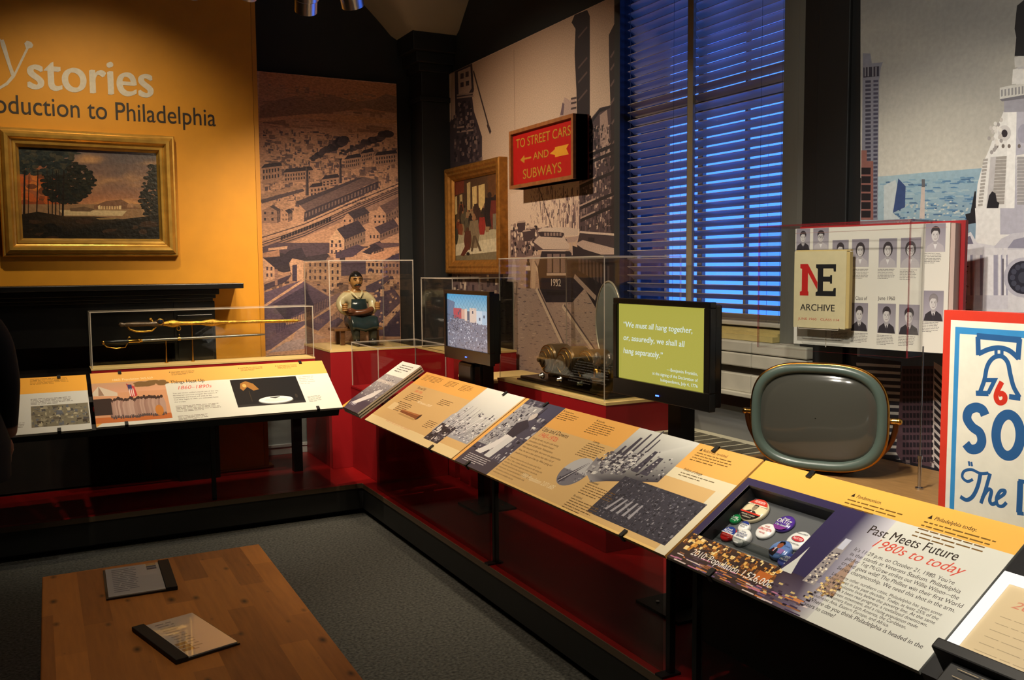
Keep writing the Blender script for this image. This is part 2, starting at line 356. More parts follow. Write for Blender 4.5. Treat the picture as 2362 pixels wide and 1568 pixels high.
st.box(XR-.06, XR+.2, WY0-.0, WY1, sz-.02, sz+.004).box(XR-.03, XR+.12, WY0, WY1, sz+.004, sz+.018).box(XR-.01, XR+.12, WY0, WY1, sz+.018, sz+.03)
st.build('window_sill', mat('sill_cream', (196, 178, 116), .5, noise=.15, scale=20), win)
# stone ledge under the window
LG = mat('ledge_stone', (186, 182, 166), .6, noise=.12, scale=9)
yl0, yl1 = WY0-.24, WY1+.06
lb = MB()
ysplit = [yl0, yl0+.33, yl0+.62, yl0+.82, yl1]
for a, b in zip(ysplit[:-1], ysplit[1:]): lb.box(XR-.10, XR+.02, a+.0015, b-.0015, 1.20, 1.25).box(XR-.10, XR+.02, a+.0015, b-.0015, 1.135, 1.196)
lb.build('trim_5', LG, kind='structure', bevel=.006)
lb = MB().box(XR-.06, XR, yl0, yl1, 1.09, 1.135); lb.build('trim_6', mat('dark_ledge', (58, 46, 34), .6), kind='structure')
lb = MB()
for a, b in zip(ysplit[:-1], ysplit[1:]): lb.box(XR-.10, XR, a+.001, b-.001, 1.02, 1.10)
lb.box(XR-.12, XR, yl0, yl1, 1.0, 1.02); lb.build('trim_7', LG, kind='structure', bevel=.004)
MB().box(XR-.02, XR-.004, yl0, yl1, .93, 1.0).build('trim_8', BLK, kind='structure')
# blinds
SL = mat('blind_slat', (186, 170, 152), .42)
def blind(name, y0, y1, label):
    e = empty(name, (XR+.02, (y0+y1)/2, WZ1), label, 'blind', 'wooden blinds in the window')
    m = MB(); z = WZ0+.055; xc = XR+.035; i = 0
    while z < WZ1-.1:
        t = math.radians(30); hw = .025; th = .0014; prof = []
        for k in range(7):
            q = -hw+2*hw*k/6; c = .004*(1-(q/hw)**2)
            prof.append((q*math.cos(t)-c*math.sin(t)*-1, -q*math.sin(t)+c))
        top = [V((xc+a, y0, z+b+th)) for a, b in prof]; bot = [V((xc+a, y0, z+b-th)) for a, b in prof]; ring = top+bot[::-1]; n = len(ring)
        m.add(ring+[p+V((0, y1-y0, 0)) for p in ring], [(k, (k+1) % n, n+(k+1) % n, n+k) for k in range(n)]+[tuple(range(n)), tuple(range(n, 2*n))[::-1]], 0, None)
        z += .0445
    m.build('slats', SL, e)
    MB().box(xc-.025, xc+.025, y0, y1, WZ0+.012, WZ0+.032).build('bottom_rail', mat('blind_rail', (196, 190, 176), .4), e, bevel=.004)
    MB().box(xc-.03, xc+.03, y0, y1, WZ1-.07, WZ1-.01).build('head_rail', SL, e)
    c = MB()
    for y in (y0+.03, y1-.03, y0+.2*(y1-y0)+.03):
        for dx in (-.024, .024): c.cyl((xc+dx, y, WZ0+.03), (xc+dx, y, WZ1-.07), .0009, n=6)
    c.build('ladder_cord', mat('cord', (90, 96, 104), .8), e)
blind('window_blind', ym+.003, WY1-.012, 'wooden slatted blind over the left half of the blue window')
blind('window_blind', WY0+.006, ym+.0005, 'wooden slatted blind over the right half of the blue window, nearest the gray casing')
# yellow partition wall
YY = 6.36; xe = PY(600, 400, YY).x
yw = Art((0, YY, 0), YU, YV)
yw.board(-4, ZP, xe-.03, 4.6, .10, (222, 152, 32)); yw.m = [0]*len(yw.f)
wy = MB().box(-3.99, xe-.032, YY, YY+.1, ZP+.003, 4.6, m=0).box(xe-.030, xe, YY, YY+.1, ZP+.003, 4.6, m=1).box(-3.99, xe+.03, YY-.02, YY+.1, ZP+.003, ZP+.014, m=1)
wall_y = wy.build('wall_back_yellow', [YEL, YEL2], kind='structure')
lt = Art((0, YY, 0), YU, YV)
lt.d = .002
PALE = (214, 205, 186)
hs = lt.p(250, 190)[1]-lt.p(250, 222)[1]
a = lt.p(64, 208); b = lt.p(355, 224); lt.text('stories', a[0], lt.p(64, 207)[1]*.5+b[1]*.5+.004, b[0]-a[0], (lt.p(180, 139)[1]-lt.p(180, 213)[1])*1.08, PALE, .022)
a = lt.p(-58, 248); b = lt.p(498, 289)
lt.text('troduction to Philadelphia', a[0], (lt.p(10, 262)[1]+lt.p(262, 275)[1])/2, b[0]-a[0], lt.p(268, 234)[1]-lt.p(268, 275)[1], (44, 34, 26), .004)
# the tall serif y of the title
def Pp(*q): return [lt.p(x, y) for x, y in q]
lt.px([(0, 93), (8, 91), (12, 100), (26, 150), (33, 168), (60, 112), (56, 100), (62, 94), (72, 97), (77, 104), (74, 110), (66, 112), (34, 178), (18, 196), (0, 206), (0, 199), (14, 190), (26, 175), (2, 104)], PALE)
lt.px([(-40, 90), (2, 90), (2, 94), (-40, 94)], PALE)
lt.build('lettering', PR, wall_y)
# =================================================================== fireplace mantel
mt = empty('fireplace_mantel', (0, 6.2, ZP), 'black painted fireplace mantel with thick shelf against the yellow wall', 'mantel')
xm = PY(562, 655, 6.08).x
MB().box(-1.6, xm, 6.08, YY-.001, 1.468, 1.502).build('mantel_shelf', BLKW, mt, bevel=.004)
m = MB()
for z0, z1, y in ((1.43, 1.466, 6.13), (1.405, 1.43, 6.16), (1.385, 1.405, 6.185)): m.box(-1.4, 1.06-(y-6.13)*.6, y, YY-.001, z0, z1)
m.build('bed_moulding', BLKW, mt, bevel=.004)
m = MB().box(.78, 1.04, 6.2, YY-.001, ZP, 1.385).box(.80, 1.02, 6.185, 6.2, ZP+.2, 1.3).box(-1.4, -1.1, 6.2, YY-.001, ZP, 1.385).box(-1.1, .78, 6.2, YY-.001, 1.12, 1.385)
m.build('surround', BLKW, mt, bevel=.004)
MB().box(-1.1, .78, YY-.02, YY-.001, ZP, 1.12).build('firebox', mat('soot_brick', (34, 26, 22), .9, noise=.5, scale=9), mt)
# =================================================================== wall murals
TAN, INK, MID = (206, 156, 124), (58, 46, 54), (126, 96, 86)
def mural(name, A, u0, v0, u1, v1, t, matl, label, base, kind=None):
    B = Art(A.o, A.u, A.w); B.board(u0, v0, u1, v1, t, base)
    A.v, A.f, A.m, A.c, A.sm = B.v+A.v, B.f+[[i+8 for i in f] for f in A.f], B.m+A.m, B.c+A.c, B.sm+A.sm
    return A.build(name, matl, None, label, 'mural')
fm = Art((1.42, YB-.03, 0), YU, YV); k = crop(580, 0, 2.45); k2 = crop(560, 560, 5.6)
fm.clip = (0, .952, fm.p(916, 300)[0]-.002, fm.p(760, 179)[1]-.002); q0 = [(606, 164), (916, 195), (923, 790), (606, 812)]
def T(p): return p
fm.px([(598, 163), (916, 196), (917, 260), (598, 250)], [(196, 132, 92), (196, 132, 92), (200, 140, 104), (190, 140, 112)])
clutter(fm, q0, 150, [(168, 124, 98), (178, 130, 100), (150, 112, 94), (190, 138, 104)], R, .02, .16, .04, .2, .12)
fm.px(k((45, 600), (130, 570), (250, 540), (330, 570), (440, 540), (490, 545), (590, 575), (700, 560), (760, 530), (825, 545), (825, 640), (640, 610), (420, 640), (200, 660), (45, 690)), (156, 116, 94))
fm.px(k((45, 670), (250, 650), (400, 640), (600, 655), (825, 680), (825, 700), (500, 690), (300, 665), (45, 692)), (214, 158, 118))
clutter(fm, q0, 700, [MID, (148, 112, 96), (112, 88, 86), (186, 142, 112), (96, 76, 78)], R, .008, .05, .20, .48, .35)
clutter(fm, q0, 200, [(186, 142, 112), (100, 78, 80)], R, .008, .03, .30, .50, .5)
for i in range(26):
    t = i/25; fm.disc(*k((330+190*t+12*R.random(), 910-110*t-20*R.random()))[0], 5+7*t+2*R.random(), 4+5*t, mix((50, 42, 50), (84, 68, 72), R.random()), 10)
for i in range(26):
    t = i/25; fm.disc(*k((505+270*t, 880-115*t-24*R.random()))[0], 3+9*t+2*R.random(), 3+5*t, mix((58, 48, 56), (96, 76, 76), R.random()), 10)
for x, y, w_, h, nw in ((60, 950, 110, 90, 6), (185, 975, 160, 60, 10), (700, 880, 125, 60, 8), (330, 1060, 110, 60, 5), (400, 1015, 95, 40, 4), (530, 900, 90, 60, 7), (620, 870, 70, 50, 6)):
    fm.px(k((x, y), (x+w_, y-14), (x+w_, y+h-14), (x, y+h)), mix(TAN, MID, .3)); fm.px(k((x-6, y), (x+14, y-22), (x+w_-8, y-34), (x+w_+5, y-14)), INK)
    for i in range(nw):
        for r_ in range(2):
            xx = x+6+(w_-12)*i/nw; yy = y+10+r_*h*.38-14*i/nw
            fm.px(k((xx, yy), (xx+w_/nw*.45, yy), (xx+w_/nw*.45, yy+h*.22), (xx, yy+h*.22)), INK)
for x0, x1, y0, y1 in ((304, 324, 945, 1105), (493, 511, 900, 1035)):
    fm.px(k((x0+3, y0), (x1-3, y0), (x1, y1), (x0, y1)), (66, 54, 60)); fm.px(k((x0, y0-4), (x1, y0-6), (x1, y0+5), (x0, y0+5)), (48, 40, 46))
    fm.px(k((x0+3, y0), (x0+7, y0), (x0+6, y1), (x0, y1)), (128, 100, 90))
fm.px(k((45, 1130), (290, 1065), (300, 1080), (60, 1150)), (90, 72, 76)); fm.px(k((45, 1100), (290, 1040), (292, 1062), (45, 1128)), (178, 136, 110))
# long shed and railway
fm.px(k((275, 1160), (640, 1000), (718, 1018), (310, 1195)), (120, 94, 90)); fm.px(k((250, 1140), (600, 1005), (640, 1000), (275, 1160)), (76, 62, 68))
fm.px(k((300, 1197), (718, 1022), (718, 1062), (296, 1255)), (72, 58, 66))
for i in range(22):
    t = i/22; x = 305+t*405; y = 1206-t*170
    fm.px(k((x, y), (x+9, y-4), (x+9, y+20), (x, y+25)), (134, 106, 98))
fm.px(k((60, 1385), (830, 1060), (830, 1160), (640, 1200), (100, 1420)), (168, 128, 108))
for d in (0, 12, 24, 40, 52, 70, 84):
    fm.line(k((60, 1330+d), (300, 1255+d*.9), (560, 1140+d*.8), (830, 1030+d*.7)), .006, INK if d % 24 else (214, 168, 136))
for i in range(18):
    x = 165+i*16; fm.px(k((x, 1335-i*6.2), (x+13, 1330-i*6.2), (x+13, 1352-i*6.2), (x, 1358-i*6.2)), (50, 40, 48))
def house(f, x, y, w_, h, dep, rh, lc=TAN, rc=INK, nw=2, nf=2, dx=1):
    g = lambda *p: fm.px(f(*p[:-1]), p[-1])
    g((x, y), (x+w_/2, y-rh), (x+w_, y), (x+w_, y+h), (x, y+h), lc)
    g((x+w_, y), (x+w_+dep, y-dep*.42), (x+w_+dep, y-dep*.42+h), (x+w_, y+h), mix(lc, INK, .45))
    g((x+w_/2, y-rh), (x+w_/2+dep, y-rh-dep*.42), (x+w_+dep+4, y-dep*.42+4), (x+w_+4, y+4), rc)
    for i in range(nw):
        for j in range(nf):
            xx = x+w_*(i+.35)/nw-w_*.05; yy = y+h*(j+.2)/nf; g((xx, yy), (xx+w_*.14, yy), (xx+w_*.14, yy+h*.4/nf), (xx, yy+h*.4/nf), INK)
    n = max(2, int(dep/14))
    for i in range(n):
        for j in range(nf):
            xx = x+w_+dep*(i+.3)/n; yy = y-(xx-x-w_)*.42+h*(j+.2)/nf; g((xx, yy), (xx+dep*.3/n, yy-2), (xx+dep*.3/n, yy+h*.4/nf-2), (xx, yy+h*.4/nf), (46, 38, 46))
clutter(fm, q0, 160, [MID, INK, TAN, (160, 122, 104)], R, .02, .12, .62, .82, .25)
house(k, 60, 1190, 84, 70, 20, 24, mix(TAN, MID, .5), (84, 66, 68)); house(k, 172, 1205, 34, 50, 26, 16); house(k, 515, 1235, 60, 60, 90, 30, TAN, (70, 58, 66), 2, 2)
house(k, 690, 1210, 70, 62, 120, 46, TAN, (116, 88, 84), 3, 2); house(k, 440, 1350, 84, 74, 120, 56, (226, 178, 140), (70, 58, 68), 2, 2); house(k, 665, 1320, 60, 42, 110, 36, TAN, (84, 66, 74), 3, 1)
house(k, 640, 1420, 50, 60, 60, 34, TAN, (72, 58, 68), 2, 2)
fm.px(k((150, 1430), (330, 1370), (440, 1440), (400, 1500), (180, 1540), (60, 1500)), (66, 54, 62))
# lower third: big roofs, rows of windows
LT_, PU, PD = (224, 174, 140), (120, 96, 116), (74, 60, 80)
for pts, c in (
    (((258, 60), (420, 0), (1120, 0), (1120, 130), (760, 190), (480, 130), (258, 190)), (92, 72, 82)),
    (((330, 70), (580, 40), (570, 80), (330, 100)), LT_), (((258, 130), (470, 90), (480, 180), (258, 200)), (190, 140, 112)),
    (((260, 200), (410, 190), (410, 460), (268, 520)), LT_), (((258, 190), (520, 170), (600, 100), (760, 60), (820, 190), (640, 260), (470, 300), (410, 320)), (62, 50, 62)),
    (((600, 260), (640, 200), (830, 240), (830, 300), (800, 490), (740, 470), (700, 500), (620, 380)), LT_), (((640, 290), (700, 280), (700, 500), (640, 490)), PD),
    (((830, 240), (1110, 230), (1110, 560), (1000, 500), (830, 480)), (214, 166, 134)), (((1115, 240), (1270, 240), (1270, 480), (1150, 620), (1115, 600)), LT_),
    (((1270, 240), (1420, 230), (1590, 230), (1590, 400), (1270, 430)), (104, 84, 98)), (((1590, 245), (1820, 245), (1820, 420), (1590, 420)), LT_), (((1820, 245), (2030, 240), (2030, 420), (1820, 420)), (176, 132, 112)),
    (((1120, 0), (1300, 0), (1300, 120), (1120, 130)), LT_), (((1200, 130), (1480, 20), (1580, 60), (1420, 180), (1200, 200)), (86, 68, 84)), (((1540, 120), (1700, 20), (1800, 40), (1640, 150)), (64, 52, 62)),
    (((1640, 160), (2020, 40), (2030, 110), (1830, 220), (1640, 220)), (216, 158, 122)), (((1540, 125), (1640, 155), (1640, 215), (1560, 210)), LT_), (((1700, 0), (2020, 0), (2020, 45), (1800, 70)), (110, 84, 88)),
    (((1830, 220), (2025, 130), (2030, 240), (1830, 240)), PD),
    (((270, 520), (610, 385), (630, 430), (280, 640)), (190, 146, 122)), (((275, 540), (620, 410), (620, 430), (560, 500), (280, 620)), (82, 64, 78)), (((410, 340), (450, 340), (450, 545), (415, 550)), (170, 128, 112)),
    (((280, 640), (800, 470), (1120, 680), (1130, 1000), (900, 1200), (280, 1400)), (112, 90, 110)), (((275, 800), (800, 455), (830, 470), (285, 830)), LT_), (((820, 475), (1120, 670), (1110, 690), (810, 505)), (190, 146, 126)),
    (((380, 800), (800, 560), (920, 800), (560, 1000)), PD), (((540, 1010), (1230, 740), (1240, 790), (920, 980), (560, 1060)), (222, 172, 138)), (((900, 810), (1250, 640), (1260, 720), (920, 960)), (150, 118, 118)),
    (((1130, 1020), (1240, 960), (1300, 1000), (1140, 1180)), (120, 96, 110)), (((1130, 1150), (1310, 1030), (1320, 1080), (1140, 1240)), LT_),
    (((1590, 560), (1880, 420), (1900, 470), (1700, 640), (1590, 640)), (96, 76, 92)), (((1700, 640), (1960, 600), (2030, 700), (2030, 1200), (1700, 1200)), (96, 76, 94)),
    (((1740, 1060), (2030, 780), (2030, 860), (1830, 1080)), LT_), (((1830, 1090), (2030, 900), (2035, 1210), (1830, 1210)), PD),
    (((300, 1420), (800, 1060), (830, 1080), (830, 1120), (420, 1400)), LT_), (((700, 1130), (820, 1090), (1120, 1220), (900, 1260), (600, 1320)), (196, 160, 150)), (((820, 1070), (1120, 1200), (1130, 1240), (830, 1140)), LT_),
    (((560, 1280), (830, 1230), (900, 1360), (330, 1420)), (186, 160, 158))):
    fm.px(k2(*pts), c)
for x0, x1, y0, n, rows in ((290, 400, 310, 2, 2), (1130, 1265, 270, 2, 4), (1605, 1815, 260, 4, 2), (840, 1105, 260, 4, 3), (1835, 2020, 270, 4, 2), (1125, 1290, 10, 3, 2)):
    for i in range(n):
        for j in range(rows):
            x = x0+(x1-x0)*(i+.25)/n; y = y0+j*84
            fm.px(k2((x, y), (x+24, y), (x+24, y+44), (x, y+44)), (78, 62, 74))
for i in range(34):
    x = 430+i*21; y = 1000-i*9
    fm.line(k2((x, y), (x+4, y+170-i*2)), .005, (74, 60, 84))
for i in range(26):
    x = 1130+i*14; fm.line(k2((x, 960-i*12), (x+3, 1120-i*13)), .004, (80, 64, 86))
for i in range(40):
    x, y = 1700+300*R.random(), 480+600*R.random(); fm.px(k2((x, y), (x+26, y-10), (x+30, y+14), (x+4, y+22)), R.choice([LT_, (180, 138, 122), PD]))
for x, y in ((1620, 330), (1890, 430), (1770, 560)):
    fm.px(k2((x+10, y), (x+50, y), (x+62, y+40), (x, y+40)), PD); fm.px(k2((x+10, y+40), (x+50, y+40), (x+56, y+130), (x+4, y+130)), LT_)
ua, ub = 0, fm.p(916, 300)[0]
fm = mural('wall_mural', fm, ua, .95, ub, fm.p(760, 179)[1], .03, ENG, 'tall sepia bird\'s-eye mural of factories with two smoking chimneys, on the back wall', TAN)
# street mural on the window wall
sm = Art((XR-.02, 0, 0), XU, XV); k = crop(1000, 0, 2.412); k3 = crop(1100, 560, 3.137)
SKY, SI, SM_ = (214, 184, 156), (48, 38, 44), (112, 92, 92)
uL, uR = sm.p(1036, 400)[0], sm.p(1424, 300)[0]; vT = sm.p(1200, 93)[1]; vB = .85
sm.clip = (uL+.002, vB, uR-.002, vT-.002)
sm.px([(1042, 170), (1420, -11), (1424, 540), (1036, 560)], [(184, 150, 122), (184, 156, 132), (226, 204, 180), (216, 186, 156)])
# left tower
sm.px(k((100, 400), (215, 350), (225, 500), (215, 540), (225, 620), (245, 680), (270, 760), (270, 900), (60, 960), (70, 700), (100, 660)), (64, 52, 56))
sm.px(k((135, 400), (205, 370), (212, 490), (195, 520), (140, 530)), (168, 140, 122)); sm.px(k((100, 410), (118, 400), (122, 650), (102, 670)), (176, 146, 126))
for x, y, w_, h in ((150, 410, 18, 30), (178, 400, 18, 30), (150, 460, 18, 26), (180, 452, 18, 26)): sm.px(k((x, y), (x+w_, y-4), (x+w_, y+h-4), (x, y+h)), (70, 56, 58))
for x in (150, 185): sm.px(k((x, 590), (x+8, 565), (x+18, 560), (x+26, 585), (x+26, 690), (x, 698)), SI); sm.px(k((x-4, 790), (x+6, 765), (x+22, 765), (x+30, 785), (x+30, 900), (x-4, 905)), SI)
for y in (530, 545, 710, 735): sm.line(k((130, y), (222, y-12)), .012, (150, 124, 110))
for i in range(120): y = 560+330*R.random(); x = 110+(95+max(0, y-620)*.28)*R.random(); sm.px(k((x, y), (x+10, y-3), (x+10, y+14), (x, y+17)), R.choice([(96, 78, 78), (40, 32, 38), (130, 106, 98)]))
sm.line(k((222, 395), (316, 735)), .018, (66, 52, 50)); sm.line(k((300, 690), (318, 740)), .03, (70, 54, 52))
sm.line(k((447, 278), (453, 720)), .004, (120, 96, 82))
# tall building, right block
sm.px(k((768, 125), (785, 80), (855, 55), (870, 90), (870, 660), (800, 760), (795, 500), (785, 300), (790, 160)), (38, 30, 34))
for y0 in (150, 320, 400, 500): sm.line(k((805, y0+60), (855, y0)), .012, (88, 70, 66))
sm.px(k((700, 650), (730, 540), (760, 560), (790, 535), (795, 640), (720, 660)), (176, 150, 138))
for y in (550, 575, 605): sm.line(k((765, y), (795, y-6)), .012, (70, 56, 56))
sm.px(k((705, 640), (718, 570), (728, 580), (722, 640)), (104, 84, 92))
sm.px(k((975, 195), (1020, 105), (1026, 1420), (990, 1400), (985, 590), (978, 400)), (44, 34, 38))
for y in (260, 330, 420, 520, 640, 760, 900, 1050): sm.line(k((985, y+60), (1022, y)), .014, (104, 84, 80))
sm.px(k((812, 760), (860, 680), (925, 600), (985, 585), (990, 1300), (812, 1300)), (78, 62, 66)); sm.px(k((860, 690), (925, 605), (985, 588), (980, 602), (925, 625), (862, 712)), (34, 28, 32))
sm.px(k((925, 640), (965, 610), (985, 850), (930, 900)), (168, 142, 130))
for i in range(520):
    x, y = 815+170*R.random(), 690+580*R.random(); w_ = 3+7*R.random(); h = 6+30*R.random()**2; s_ = -.35
    sm.px(k((x, y), (x+w_, y+s_*w_), (x+w_, y+h+s_*w_), (x, y+h)), R.choice([(40, 32, 38), (34, 27, 33), (140, 116, 108), (108, 88, 88), (190, 164, 148)]))
for y in (860, 900, 1010, 1130, 1200): sm.line(k((812, y+30), (900, y-10), (1020, y-60)), .02, (34, 27, 31)); sm.line(k((812, y+16), (900, y-24)), .01, (176, 150, 136))
sm.px(k((812, 740), (845, 670), (850, 690), (815, 765)), (206, 178, 152))
# distance, crowd
sm.px(k((430, 1080), (560, 1040), (700, 1030), (812, 1010), (812, 1260), (560, 1270), (430, 1290)), (222, 196, 172))
for i in range(300):
    t = R.random(); x = 540+270*t; h = 10+100*t*R.random()**2; y = 1035+200*R.random(); w_ = 2+6*t*R.random()
    sm.px(k((x, y), (x+w_, y-3), (x+w_, y+h), (x, y+h)), R.choice([(186, 158, 144), (140, 114, 110), (112, 90, 92), (206, 178, 158), (88, 70, 74)]))
sm.line(k((583, 1030), (600, 1200)), .008, (84, 66, 66))
sm.px(k((428, 1280), (560, 1262), (600, 1270), (560, 1430), (428, 1430)), (118, 96, 94))
for i in range(110):
    x, y = 430+150*R.random(), 1250+170*R.random(); sm.disc(*k((x, y))[0], 1.5+1.6*R.random(), 3+4*R.random(), R.choice([(58, 46, 50), (206, 180, 160), (150, 124, 114), (44, 36, 42), (228, 206, 184)]), 8)
for x, y in ((490, 1240), (545, 1275), (520, 1290)): sm.px(k((x-22, y), (x+22, y-4), (x+18, y+50), (x-20, y+54)), (74, 58, 62)); sm.px(k((x-26, y), (x+24, y-6), (x+16, y-14), (x-18, y-10)), (190, 164, 148))
# ground with rails
sm.px([(1036, 640), (1160, 600), (1425, 560), (1425, 1000), (1036, 1000)], (176, 150, 136))
sm.px(k3((0, 240), (240, 160), (420, 280), (900, 860), (1040, 1200), (0, 1300)), (170, 146, 134))
for i in range(620):
    x, y = 20+900*R.random(), 250+700*R.random(); sm.px(k3((x, y), (x+8+22*R.random(), y+2), (x+14, y+7), (x+2, y+5)), R.choice([(140, 118, 110), (122, 102, 100), (196, 170, 152), (104, 86, 90)]))
for a, b in (((430, 330), (640, 780)), ((620, 450), (880, 830)), ((405, 130), (560, 420)), ((700, 230), (870, 410))):
    sm.line(k3(a, b), .03, (214, 190, 166)); sm.line(k3((a[0]+12, a[1]), (b[0]+14, b[1])), .012, (92, 76, 78))
# streetcars
sm.px(k((560, 1340), (600, 1300), (580, 1285), (600, 1262), (720, 1268), (735, 1330), (752, 1380), (610, 1385)), (196, 172, 156)); sm.px(k((640, 1300), (716, 1302), (720, 1335), (636, 1345)), (70, 56, 60)); sm.px(k((665, 1270), (740, 1262), (808, 1275), (800, 1310), (725, 1310)), (206, 184, 166)); sm.px(k((730, 1325), (812, 1310), (790, 1345), (740, 1352)), (178, 152, 140))
sm.px(k((595, 1268), (640, 1258), (640, 1280), (600, 1290)), (60, 48, 54))
sm.px(k((800, 1350), (1026, 1420), (1026, 1600), (800, 1560)), (46, 36, 42)); sm.px(k((815, 1290), (1024, 1306), (1024, 1420), (880, 1420), (800, 1352)), (62, 50, 54)); sm.px(k((790, 1355), (830, 1335), (1022, 1385), (1024, 1415), (880, 1416)), (184, 160, 146)); sm.px(k((860, 1320), (896, 1322), (896, 1345), (860, 1342)), (36, 28, 34)); sm.px(k((815, 1285), (1022, 1300), (1022, 1312), (812, 1296)), (210, 188, 170))
sm.px(k3((470, 60), (670, 60), (780, 160), (780, 330), (690, 430), (500, 430), (455, 330), (440, 180)), (40, 34, 44))
sm.px(k3((440, 20), (660, 40), (640, 62), (470, 60)), (206, 184, 166))
for x0, x1 in ((510, 542), (553, 598), (608, 640)): sm.px(k3((x0, 80), (x1, 80), (x1, 215), (x0, 215)), (128, 108, 104))
sm.px(k3((505, 218), (645, 218), (645, 236), (505, 236)), (190, 168, 152)); sm.px(k3((500, 345), (660, 345), (650, 380), (510, 380)), (24, 20, 26))
sm.px(k3((690, 20), (1020, 120), (1020, 480), (860, 470), (760, 300), (700, 200)), (38, 30, 36)); sm.line(k3((705, 240), (860, 400)), .03, (176, 150, 136))
for i in range(9): sm.px(k3((735+i*26, 100+i*8), (750+i*26, 104+i*8), (752+i*26, 210+i*16), (737+i*26, 202+i*14)), (84, 68, 70))
sm.px(k((598, 1300), (742, 1330), (752, 1386), (566, 1392), (560, 1345)), (84, 68, 70)); sm.px(k((556, 1345), (600, 1302), (720, 1310), (760, 1368), (752, 1384), (610, 1386)), (206, 184, 166)); sm.px(k((582, 1292), (606, 1266), (712, 1270), (728, 1304), (716, 1322), (596, 1316)), (60, 48, 52)); sm.px(k((580, 1290), (606, 1264), (714, 1268), (726, 1296), (700, 1290), (604, 1288)), (214, 194, 176))
for i in range(6): sm.px(k((616+i*17, 1294), (627+i*17, 1294), (627+i*17, 1312), (616+i*17, 1311)), (150, 128, 118))
sm.line(k((660, 1268), (585, 1040)), .007, (60, 48, 50)); sm.line(k((770, 1345), (772, 1420)), .012, (190, 166, 150))
ga = sm.p(*k3((538, 312))[0]); gb = sm.p(*k3((608, 312))[0]); sm.text('1932', ga[0], ga[1], gb[0]-ga[0], .045, (220, 204, 184), .01)
sm.disc(*k3((575, 272))[0], 3, 3.5, (196, 170, 150))
for x, h, c in ((372, 110, (44, 36, 42)), (268, 120, (200, 176, 158)), (410, 80, (196, 172, 152))):
    sm.px(k3((x-12, 140), (x+12, 140), (x+18, 200), (x+12, 330), (x-14, 330), (x-16, 200)), c); sm.disc(*k3((x, 128))[0], 3, 4.5, c, 10)
sm.px(k3((355, 165), (385, 165), (388, 200), (352, 200)), (214, 192, 172))
# lower left, below the painting
sm.px([(1036, 628), (1160, 628), (1160, 700), (1036, 700)], (118, 96, 96))
for i in range(60):
    x, y = 1036+124*R.random(), 628+60*R.random(); sm.px([(x, y), (x+5, y), (x+5, y+14), (x, y+14)], R.choice([(70, 56, 60), (190, 166, 148), (222, 200, 178), (92, 74, 78)]))
mural('wall_mural', sm, uL, vB, uR, vT, .02, PHO, 'old brown-toned street photograph mural with streetcars, on the wall left of the window', (200, 170, 144))
# city hall mural
cm = Art((XR-.085, 0, 0), XU, XV); k = crop(1900, 0, 3.015); k5 = crop(1700, 0, 2.119); k4 = crop(1650, 480, 2.063)
u0c = cm.p(1989, 300)[0]; u1c = 0.0
hz = cm.p(2100, 390)[1]
def skyf(x, y):
    c = mix((150, 147, 140), (212, 207, 194), max(0, min(1, y*1.15-.1))); return mix(c, (122, 122, 124), max(0, min(.6, .35+.9*fbm(x*1.5+y*.8, y*2.5-x*.8, 2)))*(1-y)**.7)
cm.grad([(1985, -60), (2700, -160), (2700, 360), (1985, 410)], 26, 18, skyf)
# far land
cm.px(k((260, 1240), (700, 1200), (1090, 1170), (1393, 1150), (1393, 2600), (250, 2600)), [(176, 196, 202), (160, 188, 200), (150, 178, 196), (150, 178, 196), (86, 104, 128), (86, 104, 128)])
for i in range(130):
    x, y = 390+700*R.random(), 1230+300*R.random(); cm.px(k((x, y), (x+20+60*R.random(), y-3), (x+60, y+9), (x, y+8)), R.choice([(112, 150, 180), (136, 170, 190), (92, 132, 168), (170, 192, 200), (78, 112, 146)]))
for i in range(90):
    x, y = 500+560*R.random(), 1380+170*R.random(); cm.px(k((x, y), (x+14, y-2), (x+14, y+9), (x, y+10)), R.choice([(206, 212, 206), (190, 196, 190), (70, 104, 140)]))
# left skyscraper
cm.px(k((272, 370), (325, 372), (335, 440), (412, 432), (398, 470), (385, 560), (375, 1530), (262, 1530)), (132, 132, 144))
cm.px(k((276, 470), (385, 460), (385, 530), (276, 540)), (58, 56, 68))
for x in (285, 306, 338, 360): cm.px(k((x, 465), (x+8, 464), (x+8, 530), (x, 532)), (140, 140, 148))
for i in range(34):
    y = 560+i*28.5; cm.px(k((290, y), (328, y-2), (328, y+15), (290, y+17)), (68, 66, 82)); cm.px(k((346, y-3), (380-i*.3, y-5), (380-i*.3, y+11), (346, y+13)), (76, 74, 92))
cm.px(k((262, 1045), (300, 1045), (300, 1120), (345, 1120), (345, 1530), (258, 1530)), (146, 98, 90))
for i in range(6): y = 1165+i*60; cm.px(k((262, y), (328, y), (326, y+48), (262, y+48)), (34, 30, 34)); 
# crystal tower and chimney
cm.px(k((418, 1290), (500, 1250), (515, 1300), (480, 1480), (530, 1520), (418, 1530)), (198, 206, 206)); cm.px(k((519, 1240), (570, 1295), (566, 1440), (482, 1480)), (58, 78, 124))
cm.px(k((682, 1246), (704, 1246), (704, 1300), (682, 1300)), (104, 104, 108)); cm.px(k((680, 1300), (704, 1300), (702, 1520), (666, 1520)), (206, 190, 180))
